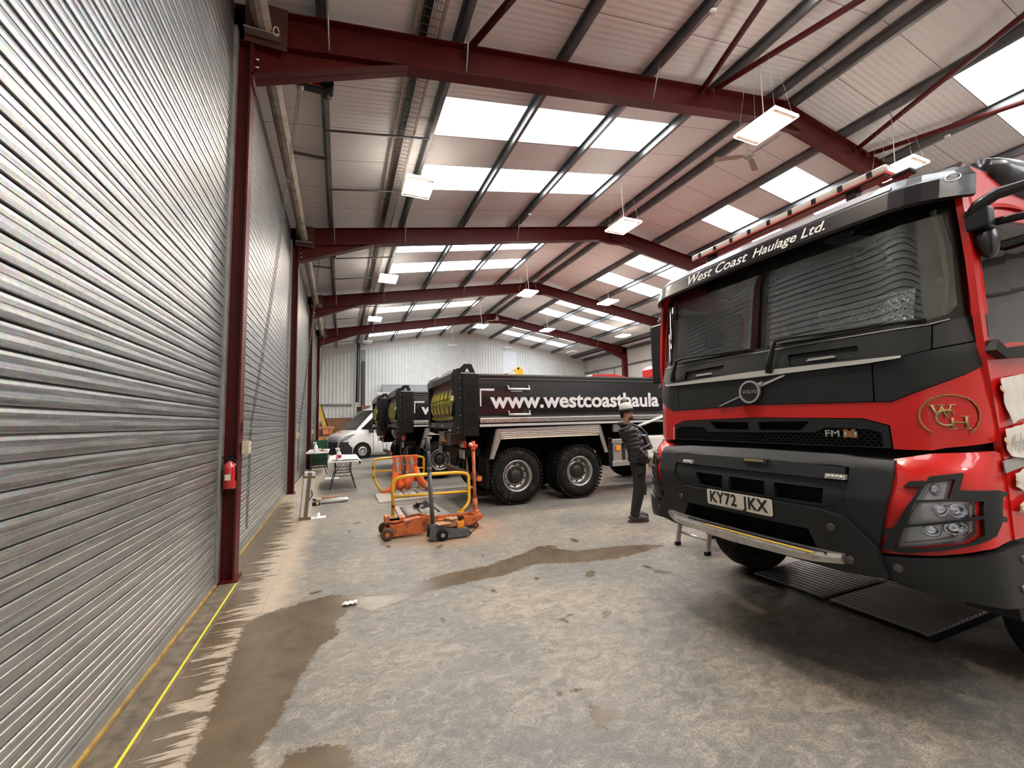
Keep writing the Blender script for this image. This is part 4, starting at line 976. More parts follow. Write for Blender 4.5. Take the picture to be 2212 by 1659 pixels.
    q_ = B(bend(mb, pd, lambda u, z, e: TP(u, z, -.05+e), .05), 'mirror_pod', mat('pod_silver', (.42, .44, .50), .3))
    mb = MB(); bend(mb, [(-.61, 2.66), (-.70, 2.66), (-.786, 2.56), (-.775, 2.474), (-.68, 2.49), (-.61, 2.55)], lambda u, z, e: TP(u, z, -.12+e), .08); B(mb, 'dark_dome', M_GBLK)
    mb = MB(); mb.tube([TP(-.62, 2.74, -.08), TP(-.66, 2.62, -.12)], .03, 8); B(mb, 'pod_stem', M_BLACK)
    # ---- wipers
    for pts in ([(-.152, 1.90, .03), (-.165, 1.99, .05), (-.194, 2.125, .05), (-.30, 2.13, .04), (-.98, 2.105, .02)], [(.81, 1.93, .03), (.80, 2.0, .05), (.775, 2.12, .05), (.70, 2.13, .04), (.02, 2.105, .02)]):
        mb = MB(); mb.tube([TP(*p) for p in pts], [.022, .02, .014, .009, .006], 8)
        mb.tube([TP(pts[2][0]-.02, 2.104, .02), TP(pts[4][0], 2.098, .014)], .008, 6); B(mb, 'wiper', M_BLACK)
    # ---- gold monogram ring
    mb = MB(); rn = []
    for t in range(0, 331, 6):
        a = math.radians(-60+15-45+t+15); u = -1.045+.100*math.cos(a); z = 1.573+.108*math.sin(a); rn.append((u, z))
    rn = [(-1.045+.100*math.sin(math.radians(t)), 1.572+.108*math.cos(math.radians(t))) for t in range(-147, 148, 5)]
    mb.tube([TP(*p, .003) for p in rn], .0035, 5)
    for i, p in enumerate(rn[:-1]):
        q_ = rn[i+1]; mb.tube([TP(p[0]*1.0, p[1], .004), TP((p[0]+q_[0])/2+.004, (p[1]+q_[1])/2+.004, .008), TP(*q_, .004)], .003, 4)
    mg = B(mb, 'rope_ring', M_GOLD, front)
    mb = MB()
    def stroke(pts, w, d=.004):
        mb.tube([TP(u, z, d) for u, z in pts], w, 5)
    def serif(u, z): stroke([(u+.012, z), (u-.012, z)], .0035)
    # W
    stroke([(-.990, 1.628), (-1.008, 1.567)], .0065); stroke([(-1.008, 1.567), (-1.020, 1.622)], .004); stroke([(-1.020, 1.622), (-1.036, 1.567)], .0065); stroke([(-1.036, 1.567), (-1.052, 1.628)], .004)
    for u in (-.988, -1.020, -1.054): serif(u, 1.629)
    # C
    cc = [(-1.040+.036*math.cos(math.radians(a)), 1.567+.043*math.sin(math.radians(a))) for a in range(-50, -311, -20)]
    cc = [(-1.035-.034*math.cos(math.radians(a)), 1.562+.04*math.sin(math.radians(a))) for a in range(50, 311, 20)]
    stroke(cc, [.003]+[.006]*(len(cc)-2)+[.003]); stroke([cc[0], (cc[0][0], cc[0][1]-.018)], .003)
    # H
    stroke([(-1.052, 1.563), (-1.052, 1.508)], .0065); stroke([(-1.094, 1.566), (-1.094, 1.508)], .0065); stroke([(-1.052, 1.537), (-1.094, 1.537)], .004)
    for u in (-1.052, -1.094): serif(u, 1.506)
    serif(-1.094, 1.568)
    B(mb, 'monogram', M_GOLD, front)
    # wheels, axle and chassis
    for s in (-1, 1):
        yy = TYC+s*1.20; add_wheel(T, (4.12, yy, .53), s, .53, .32, False, .0)
    mb = MB(); mb.box(3.5, 11.6, TYC-.43, TYC-.35, .72, 1.0); mb.box(3.5, 11.6, TYC+.35, TYC+.43, .72, 1.0); mb.cyl((4.12, TYC-.9, .53), (4.12, TYC+.9, .53), .07, 10); mb.box(3.0, 3.5, TYC-.5, TYC+.5, .62, .95)
    mb.box(3.5, 5.2, TYC-.85, TYC+.85, .60, 1.12); mb.box(5.2, 8.0, TYC-.8, TYC+.8, .62, 1.2); mb.box(8.0, 11.2, TYC-.8, TYC+.8, .95, 1.3); mb.box(5.3, 7.6, TYC-1.18, TYC-.8, .55, 1.2); mb.box(5.3, 7.6, TYC+.8, TYC+1.18, .55, 1.2)  # unseen underbody boxes, added to deepen the shade beneath the truck
    B(mb, 'chassis', M_BLACK)
    for xx in (8.4, 9.78):
        for s in (-1, 1): add_wheel(T, (xx, TYC+s*1.22, .54), s, .54, .32, False)
    # tipping body behind the cab
    mb = MB(); y0, y1 = TYC-1.22, TYC+1.22
    mb.box(5.35, 11.2, y0, y0+.06, 1.45, 2.5).box(5.35, 11.2, y1-.06, y1, 1.45, 2.5).box(5.35, 5.41, y0+.06, y1-.06, 1.45, 2.75).box(11.14, 11.2, y0+.06, y1-.06, 1.45, 2.5).box(5.35, 11.2, y0, y1, 1.35, 1.45)
    mb.box(5.35, 11.2, y0-.03, y0+.07, 2.44, 2.52).box(5.35, 11.2, y1-.07, y1+.03, 2.44, 2.52)
    B(mb, 'tipper_body', mat('gloss_black_body', (.009, .009, .010), .22, coat=.6))
    return T
red_truck()
# chequer-plate sheet lying on the dash, behind the glass
def chequer():
    root = thing('chequer_plate', 'sheet of silver chequer plate propped on the dash behind the windscreen', 'metal sheet', (3.2, 1.55, 2.04))
    m = bpy.data.materials.new('chequer_aluminium'); m.use_nodes = True; N = m.node_tree.nodes; L = m.node_tree.links; b = N['Principled BSDF']
    b.inputs['Base Color'].default_value = (.95, .95, .95, 1); b.inputs['Metallic'].default_value = .4; b.inputs['Roughness'].default_value = .22
    tc = N.new('ShaderNodeTexCoord'); v = N.new('ShaderNodeTexVoronoi'); v.inputs['Scale'].default_value = 38; v.distance = 'CHEBYCHEV'; v.inputs['Randomness'].default_value = .12
    mp = N.new('ShaderNodeMapping'); mp.inputs['Rotation'].default_value = (.785, 0, 0); L.new(tc.outputs['Object'], mp.inputs[0]); L.new(mp.outputs[0], v.inputs['Vector'])
    bp = N.new('ShaderNodeBump'); bp.inputs['Strength'].default_value = 1; bp.inputs['Distance'].default_value = .012; L.new(v.outputs['Distance'], bp.inputs['Height']); L.new(bp.outputs[0], b.inputs['Normal'])
    mb = MB(); o = root.location; q = [TP(-.411, 2.171, -.10), TP(-.924, 2.133, -.10), TP(-.935, 2.338, -.18), TP(-.345, 2.322, -.20)]
    q = [p-o for p in q]; q += [p+Vector((.006, 0, 0)) for p in q]; mb.add(q, [(0, 1, 2, 3), (7, 6, 5, 4), (0, 4, 5, 1), (1, 5, 6, 2), (2, 6, 7, 3), (3, 7, 4, 0)])
    mb.build('plate', m, root)
    global M_CHEQ; M_CHEQ = m
chequer()
# masking sheets taped on the near door
def masks():
    m = mat('tissue_sheet', (.72, .70, .66), .8, bump=.6, bscale=9); tp = mat('masking_tape', (.62, .52, .33), .7); ink = mat('grey_ink', (.35, .34, .33), .7)
    y = TYC-1.165-.022
    data = [([(3.115, 1.735), (3.15, 1.76), (3.42, 1.79), (3.55, 1.62), (3.30, 1.55), (3.19, 1.525)], 'white protective sheet taped highest on the red door', (3.11, 1.70)),
            ([(3.085, 1.43), (3.12, 1.50), (3.42, 1.53), (3.48, 1.40), (3.30, 1.345), (3.15, 1.36)], 'white taped sheet with pencil writing, second down on the red door', (3.085, 1.44)),
            ([(3.155, 1.275), (3.40, 1.32), (3.43, 1.17), (3.24, 1.175), (3.16, 1.21)], 'white taped sheet below the silver band of the red door', (3.15, 1.245)),
            ([(3.15, 1.125), (3.33, 1.16), (3.35, 1.06), (3.15, 1.085)], 'small white taped sheet lowest on the red door', (3.17, 1.10))]
    for i, (p, lb, t) in enumerate(data):
        c = Vector((sum(q[0] for q in p)/len(p), y, sum(q[1] for q in p)/len(p))); root = thing('protective_sheet', lb, 'sheet', c, 0, 'sheets taped to the red door')
        bend(MB(), [(a-c.x, b-c.z) for a, b in p], lambda x, z, e: Vector((x, -.004*math.sin(x*60)-.003*math.sin(z*45)+e*.2, z)), .01, (), .03, .03).build('sheet', m, root)
        MB().obox((t[0]-c.x, -.009, t[1]-c.z), (.05, .002, .022), (0, .5, 0)).build('tape', tp, root)
        if i == 1: text_mb('Ho', basis((-.06, -.014, .0), (1, 0, 0), (0, 0, 1)), size=.12, shear=.4, bold=-.0005).build('writing', ink, root)
        if i == 2: text_mb('D', basis((-.05, -.014, .0), (1, 0, 0), (0, 0, 1)), size=.05).build('writing', ink, root)
masks()
# ---------------------------------------------------------------- black tippers
M_BODY = mat('gloss_black_body', (.009, .009, .010), .22, coat=.6)
M_BSAT = mat('satin_black', (.007, .0065, .0065), .5, spec=.2)
M_MAR = mat('maroon_reflective', (.20, .02, .015), .35)
M_HIY = mat('fluorescent_yellow', (.92, .92, .08), .5)
M_CAB = mat('tipper_red_cab', (.55, .015, .012), .3, coat=1)
def m_chequer2():
    m = M_CHEQ.copy(); m.name = 'mudguard_chequer'; b = m.node_tree.nodes['Principled BSDF']; b.inputs['Base Color'].default_value = (.42, .37, .33, 1); b.inputs['Roughness'].default_value = .35; b.inputs['Metallic'].default_value = .9; return m
M_CHQ2 = m_chequer2()
def tipper(label):
    T = thing('tipper_truck', label, 'truck', (3.17, 8.7, 0), 0, 'black tippers parked with their tailgates to the shutters'); o = T.location
    Y0, Y1_ = 7.45, 9.95
    def B(mb, name, m, par=T, label=None): return mb.xf(Matrix.Translation(-o)).build(name, m, par, label)
    # body
    mb = MB()
    mb.prism([(Y0+.02, 1.67), (Y0+.0, 1.75), (Y0+.0, 2.05), (Y0+.015, 2.38), (Y0+.0, 2.41), (Y0+.0, 2.50), (Y0+.12, 2.50), (Y0+.12, 2.42), (Y0+.06, 2.36), (Y0+.06, 1.67)], 2.30, 8.2, 'x')
    mb.prism([(Y1_-.02, 1.67), (Y1_, 1.75), (Y1_, 2.50), (Y1_-.12, 2.50), (Y1_-.12, 2.42), (Y1_-.06, 2.36), (Y1_-.06, 1.67)], 2.30, 8.2, 'x')
    mb.box(8.14, 8.2, Y0+.06, Y1_-.06, 1.6, 2.75); mb.box(2.2, 8.2, Y0+.1, Y1_-.1, 1.52, 1.6)
    body = B(mb, 'tipper_body', M_BODY)
    mb = MB(); mb.box(2.41, 8.2, Y0-.02, Y0+.02, 2.475, 2.505); mb.box(2.41, 8.2, Y0-.012, Y0+.02, 2.405, 2.42); B(mb, 'top_rail', mat('dull_silver', (.20, .20, .20), .3, .8), body)
    mb = MB(); mb.box(2.41, 8.2, Y0-.06, Y0+.05, 1.575, 1.668, bev=.012); B(mb, 'side_rail', M_ALU, body)
    mb = MB(); mb.box(2.41, 8.2, Y0-.04, Y0+.05, 1.505, 1.550); B(mb, 'lower_rail', mat('white_rail', (.62, .60, .60), .4, .3), body)
    mb = MB(); mb.box(2.43, 2.72, Y0-.004, Y0, 2.185, 2.225); mb.box(2.43, 2.455, Y0-.004, Y0, 1.89, 2.20); B(mb, 'corner_mark', mat('white_marking', (.68, .66, .68), .4), body)
    mb = MB(); mb.bm(text_bm('www.westcoasthaula', size=.42, bold=.012, width=4.05, align='LEFT', depth=.002, base=True), basis((2.63, Y0-.006, 1.86), (1, 0, 0), (0, 0, 1)))
    B(mb, 'web_address', mat('white_marking'), body)
    for z in (2.29, 1.80):
        mb = MB(); mb.tube([(2.98, Y0+.01, z), (2.99, Y0-.06, z-.02), (2.995, Y0-.07, z-.07)], .012, 6); mb.tube([(3.44, Y0+.01, z), (3.43, Y0-.06, z-.02), (3.425, Y0-.07, z-.07)], .012, 6); mb.cyl((2.98, Y0-.07, z-.075), (3.44, Y0-.07, z-.075), .022, 10)
        B(mb, 'grab_handle', mat('white_tube', (.75, .74, .73), .3, .4), body)
    mb = MB(); mb.box(3.05, 3.30, Y0-.035, Y0-.0, 2.165, 2.185, bev=.008); B(mb, 'strip_lamp', mat('lamp_white', (.8, .78, .75), .3), body)
    # rear corner posts with vents and the lifting-eye plates
    for y, s in ((Y0, 1), (Y1_, -1)):
        a, b = sorted((y-s*.02, y+s*.16))
        mb = MB(); mb.box(2.09, 2.40, a, b, 1.34, 2.50, bev=.01)
        if s > 0:
            for k in range(19):
                if k in (7, 8): continue
                mb.box(2.15, 2.34, y-.028, y-.018, 1.52+k*.042, 1.532+k*.042)
        p = B(mb, 'rear_post', M_BSAT)
        mb = MB(); e = .03
        bend(mb, [(2.06, 2.50), (2.35, 2.50), (2.27, 2.685), (2.13, 2.685), (2.03, 2.59)], lambda x, z, ee, y=y, s=s: Vector((x, y+s*.02+ee, z)), .03, [[(2.14, 2.535), (2.24, 2.535), (2.20, 2.60), (2.18, 2.60)]], .5, .5)
        q = B(mb, 'lifting_eye', M_BSAT)
        mb = MB(); mb.tube([(2.197+.016*math.cos(t*PI/6), y-.004*s, 2.648+.016*math.sin(t*PI/6)) for t in range(12)], .006, 5, True); B(mb, 'eye_ring', M_WHT, q)
        mb = MB(); mb.box(2.06, 2.36, a, b, 2.505, 2.52); B(mb, 'post_cap', M_CHR, p)
        mb = MB()
        a, b = sorted((y+s*.0, y+s*.20)); mb.prism([(1.96, 1.40), (2.09, 1.36), (2.09, 2.60), (2.0, 2.60), (1.94, 2.45)], a, b, 'y'); B(mb, 'gate_post', M_BSAT)
        mb = MB()
        for z in (1.42, 1.50, 1.72, 2.05, 2.22, 2.42): mb.ball((1.995 if z < 1.6 else 2.05, y-s*.003, z), .008, 8, 6)
        B(mb, 'bolt', M_WHT, p)
    # side marker lamp and little ram
    mb = MB(); mb.ball((1.94, Y0+.10, 2.04), .055, 14, 10, (.8, .6, 1)); B(mb, 'rear_lamp_pod', mat('pod_cream', (.5, .47, .42), .4))
    mb = MB(); mb.ball((1.91, Y0+.08, 2.02), .026, 10, 8); B(mb, 'lamp_eye', mat('pale_yellow_eye', (.85, .85, .3), .3))
    mb = MB(); mb.cyl((1.95, Y0+.1, 1.93), (1.93, Y0+.12, 1.72), .028, 10); mb.cyl((1.95, Y0+.1, 1.97), (1.95, Y0+.1, 1.93), .012, 8); B(mb, 'gate_ram', M_BSAT)
    # tailgate: curved chevron panel in a dark frame
    ga, gb = Y0+.20, Y1_-.08
    mb = MB(); mb.prism([(1.93, 2.40), (2.02, 2.40), (2.05, 2.60), (1.98, 2.61), (1.93, 2.52)], ga-.02, gb+.08, 'y'); mb.prism([(1.95, 1.50), (2.05, 1.46), (2.05, 1.60), (1.96, 1.60)], ga, gb+.05, 'y'); mb.box(1.95, 2.05, gb, gb+.08, 1.5, 2.5)
    gt = B(mb, 'tailgate', mat('gate_grey', (.03, .03, .032), .4, coat=.3))
    cz0, cz1 = 1.60, 2.42
    def gp(y, z, e):     # barrel-shaped panel
        t = (z-cz0)/(cz1-cz0); v = (y-ga)/(gb-ga); return Vector((2.06-.10*math.sin(PI*t)-.02*math.sin(PI*v)-e, y, z))
    def pan(name, pts, m, d, th=.01): return B(bend(MB(), pts, lambda y, z, e: gp(y, z, d+e), th, (), .15, .08), name, m, gt)
    pan('gate_skin', [(ga, cz0), (gb, cz0), (gb, cz1), (ga, cz1)], M_MAR, 0, .02)
    W_ = gb-ga-.25; y0 = ga+.05; Pz = [(1.78, 1.90), (2.08, 2.24)]
    k = 0; n = 6
    for i in range(n):
        w_ = W_/n*.6; a = y0+W_*(i+.2)/n; lean = (i-2.5)*.028+(.06 if i < 3 else .09)
        lean = .03+.16*i/n
        pan('chevron_stripe', [(a, 1.775), (a+w_, 1.775), (a+w_+(-.10+.05*i)*.8, 1.90), (a+(-.10+.05*i)*.8, 1.90)], M_HIY, .004)
        pan('chevron_stripe', [(a, 2.07), (a+w_, 2.07), (a+w_-lean+.05, 2.23), (a-lean+.05, 2.23)], M_HIY, .004)
    pan('notice_board', [(y0, 1.905), (y0+W_, 1.905), (y0+W_, 2.065), (y0, 2.065)], M_HIY, .006)
    for (yy, zz, t) in ((y0+W_*.75, 2.025, 'HIGHWAY'), (y0+W_*.25, 2.025, 'MOTORWAY'), (y0+W_*.75, 1.945, 'MAINTENANCE'), (y0+W_*.25, 1.945, 'MAINTENANCE')):
        p = gp(yy, zz, .009); B(text_mb(t, basis(p, (0, -1, 0), (0, 0, 1)), size=.06, bold=.0, width=W_*.34), 'notice_lettering', mat('ink_black', (.03, .03, .01), .6), gt)
    mb = MB()
    for yy in (y0+.02, y0+W_*.5-.01, y0+W_*.5+.02, y0+W_-.02):
        mb.tube([gp(yy, 1.915, .008), gp(yy, 2.06, .008)], .004, 4)
    for zz in (1.915, 1.985, 2.06): mb.tube([gp(y0+W_*k/8, zz, .008) for k in range(9)], .004, 4)
    B(mb, 'notice_border', mat('ink_black'), gt)
    pan('yellow_strip', [(ga, 1.665), (gb, 1.665), (gb, 1.715), (ga, 1.715)], M_HIY, .018)
    mb = MB(); rr = random.Random(5); y = ga+.55
    while y < gb-.5:
        w_ = rr.choice((.02, .03, .04))
        if rr.random() > .15: p = gp(y, 1.69, .0295); mb.box(p.x-.001, p.x, y, y+w_, 1.68, 1.70)
        y += w_+.015
    B(mb, 'strip_print', mat('ink_black'), gt)
    mb = MB(); mb.box(1.935, 1.95, 8.4, 8.52, 1.515, 1.56); B(mb, 'gate_label', mat('label_amber', (.65, .5, .2), .5), gt)
    # mudguard over the rear axles
    sk = MB(); y = Y0-.06; ye = Y0+.05
    def gplate(pts, name, m, t=.03, yy=y): return B(MB().prism(pts, yy, yy+t, 'y'), name, m)
    mg = gplate([(2.58, .90), (2.66, .90), (2.83, 1.30), (5.0, 1.335), (5.14, .90), (5.22, .90), (5.06, 1.46), (5.0, 1.49), (2.76, 1.46), (2.72, 1.44)], 'mudguard_frame', mat('brushed_silver', (.5, .47, .45), .35, .7))
    B(MB().prism([(2.82, 1.255), (5.0, 1.30), (5.0, 1.43), (2.80, 1.40)], y-.008, y+.02, 'y'), 'mudguard_skirt', M_CHQ2, mg)
    B(MB().box(2.86, 4.98, y-.02, y-.006, 1.265, 1.285), 'skirt_strip', mat('pale_strip', (.8, .74, .55), .35), mg)
    mb = MB(); mb.prism([(2.74, 1.45), (5.02, 1.48), (5.02, 1.495), (2.74, 1.468)], y, Y0+.42, 'y'); mb.prism([(2.60, .90), (2.75, 1.45), (2.735, 1.46), (2.585, .90)], y, Y0+.42, 'y'); mb.prism([(5.2, .90), (5.03, 1.48), (5.045, 1.49), (5.215, .90)], y, Y0+.42, 'y'); B(mb, 'mudguard', M_BSAT, mg)
    # wheels
    for x, fr in ((3.17, 0), (4.56, 0), (7.45, 1), (9.35, 1)):
        for s, yy in ((-1, Y0+.02), (1, Y1_-.02)):
            if fr: add_wheel(T, (x, yy, .53), s, .53, .3, False, .02)
            else:
                add_wheel(T, (x, yy, .545), s, .53, .30, s < 0, .13)
                tm = MB(); tm.lathe([(.3, 0), (.5, 0), (.53, .05), (.53, .25), (.5, .3), (.3, .3)], (x, yy-s*.34 if s > 0 else yy+.34, .545), 'y', 40, True, True)
                if s > 0: tm = MB(); tm.lathe([(.3, 0), (.5, 0), (.53, .05), (.53, .25), (.5, .3), (.3, .3)], (x, yy-.66, .545), 'y', 40, True, True)
                B(tm, 'inner_wheel', M_TYRE)
    mb = MB()
    for y in (8.25, 9.05): mb.box(2.3, 9.9, y-.04, y+.04, .95, 1.28)
    for x in (3.17, 4.56, 7.45, 9.35): mb.cyl((x, Y0+.35, .54), (x, Y1_-.35, .54), .09, 12)
    mb.ball((3.17, 8.7, .54), .24, 16, 10); mb.ball((4.56, 8.7, .54), .24, 16, 10)
    mb.box(2.3, 8.1, 8.15, 9.15, 1.28, 1.5); mb.box(2.2, 2.5, 7.7, 9.7, .95, 1.1); mb.box(2.55, 2.62, Y0+.05, Y0+.55, .35, .92)
    B(mb, 'chassis', mat('chassis_black', (.006, .0055, .005), .7, spec=.15))
    mb = MB(); mb.box(2.36, 2.46, 7.5, 9.9, .50, .60); B(mb, 'underrun_bar', mat('maroon_bar', (.16, .035, .02), .5, dirt=(.05, .03, .02), dscale=8))
    mb = MB()
    for y in (7.51, 9.86): mb.cyl((2.41, y-.02, .55), (2.41, y+.02, .55), .05, 12)
    B(mb, 'bar_end_lamp', mat('orange_lamp', (.7, .2, .03), .4))
    for y in (7.75, 9.55):
        mb = MB(); mb.box(2.14, 2.20, y-.17, y+.17, 1.12, 1.24, bev=.01); l_ = B(mb, 'rear_light', mat('rear_light_red', (.45, .02, .02), .3))
        mb = MB(); mb.box(2.132, 2.141, y-.15, y-.04, 1.135, 1.225); B(mb, 'clear_segment', mat('clear_lamp'), l_)
        mb = MB(); mb.box(2.14, 2.15, y-.06-.12, y+.16, .92, 1.08); B(mb, 'plate_bracket', mat('grimy_white_plate', (.55, .55, .50), .5, dirt=(.2, .19, .17), dscale=20))
    mb = MB(); mb.box(1.97, 2.25, 8.42, 8.92, 1.33, 1.42); mb.prism([(1.97, 1.33), (2.25, 1.33), (2.25, 1.20), (2.02, 1.20)], 8.42, 8.92, 'y'); B(mb, 'exhaust_shield', mat('tarnished_steel', (.36, .27, .2), .3, .8, var=.3, vscale=6))
    mb = MB(); mb.box(2.0, 2.3, 8.0, 8.35, 1.16, 1.38); B(mb, 'valve_box', mat('brown_box', (.12, .08, .06), .5))
    for y in (7.95, 9.35):
        mb = MB(); mb.prism([(y-.08, .62), (y+.08, .62), (y+.04, .84), (y, .92), (y-.05, .82)], 2.30, 2.31, 'x'); B(mb, 'mudflap_emblem', mat('tan_emblem', (.42, .34, .18), .6))
    # side boxes ahead of the rear axles
    mb = MB(); mb.box(5.36, 6.05, Y0, Y0+.5, 1.07, 1.16, bev=.01); mb.box(5.36, 6.05, Y0, Y0+.5, .59, .70, bev=.01); mb.box(5.40, 5.62, Y0+.02, Y0+.5, .70, 1.07); mb.box(5.72, 6.02, Y0+.02, Y0+.5, .70, 1.07)
    sb = B(mb, 'side_locker', mat('locker_silver', (.55, .50, .46), .3, .7))
    mb = MB(); mb.box(5.46, 5.56, Y0-.015, Y0+.02, .92, 1.02, bev=.01); B(mb, 'amber_marker', mat('amber', (.9, .28, .02), .35), sb)
    mb = MB(); mb.box(5.28, 5.36, Y0+.02, Y0+.5, .6, 1.2); mb.tube([(5.36, Y0, 1.15), (5.3, Y0-.02, 1.18), (5.25, Y0, 1.15)], .02, 6); B(mb, 'locker_bracket', M_BSAT, sb)
    mb = MB(); mb.bbox(6.3, 7.0, Y0, Y0+.5, .70, 1.20, .06, None, 3); B(mb, 'side_tank', mat('tank_white', (.66, .64, .62), .3))
    mb = MB(); mb.box(5.42, 5.66, Y0, Y0+.06, 1.32, 1.48); B(mb, 'catch_plate', mat('galv_plate', (.4, .4, .4), .35, .8))
    mb = MB(); mb.tube([(6.0, Y0-.07, 1.42), (6.5, Y0-.08, 1.56), (7.0, Y0-.08, 1.70)], .03, 8); B(mb, 'sheet_arm', mat('white_tube'))
    # cab
    mb = MB(); mb.prism([(8.3, .75), (10.55, .75), (10.6, 1.5), (10.5, 2.1), (10.3, 2.85), (10.1, 3.05), (9.4, 3.16), (8.5, 3.12), (8.3, 3.0)], Y0+.08, Y1_-.08, 'y')
    c = B(mb, 'cab', M_CAB)
    mb = MB(); mb.box(8.95, 9.95, Y0+.06, Y0+.085, 1.95, 2.7, bev=.01); mb.box(8.95, 9.95, Y1_-.085, Y1_-.06, 1.95, 2.7, bev=.01); mb.prism([(10.54, 2.0), (10.57, 2.0), (10.35, 2.85), (10.32, 2.85)], Y0+.2, Y1_-.2, 'y'); B(mb, 'cab_glass', mat('dark_glass', (.01, .012, .012), .05, coat=1), c)
    mb = MB(); mb.prism([(8.9, 3.10), (10.1, 3.03), (9.7, 3.17), (9.2, 3.2)], Y0+.5, Y1_-.5, 'y'); B(mb, 'roof_pod', M_CAB, c)
    mb = MB(); mb.box(10.5, 10.7, Y0, Y1_, .45, 1.0, bev=.03); B(mb, 'front_bumper', M_BSAT, c)
    return T
t1 = tipper('nearest black tipper, its side reading www.westcoasthaula fully in view')
dup(t1, (3.17-.48, 8.7+4.55, 0), None, 'middle of the three black tippers, only one w of its lettering showing')
dup(t1, (3.17-.72, 8.7+7.95, 0), None, 'black tipper farthest away, its tailgate beside the white van')

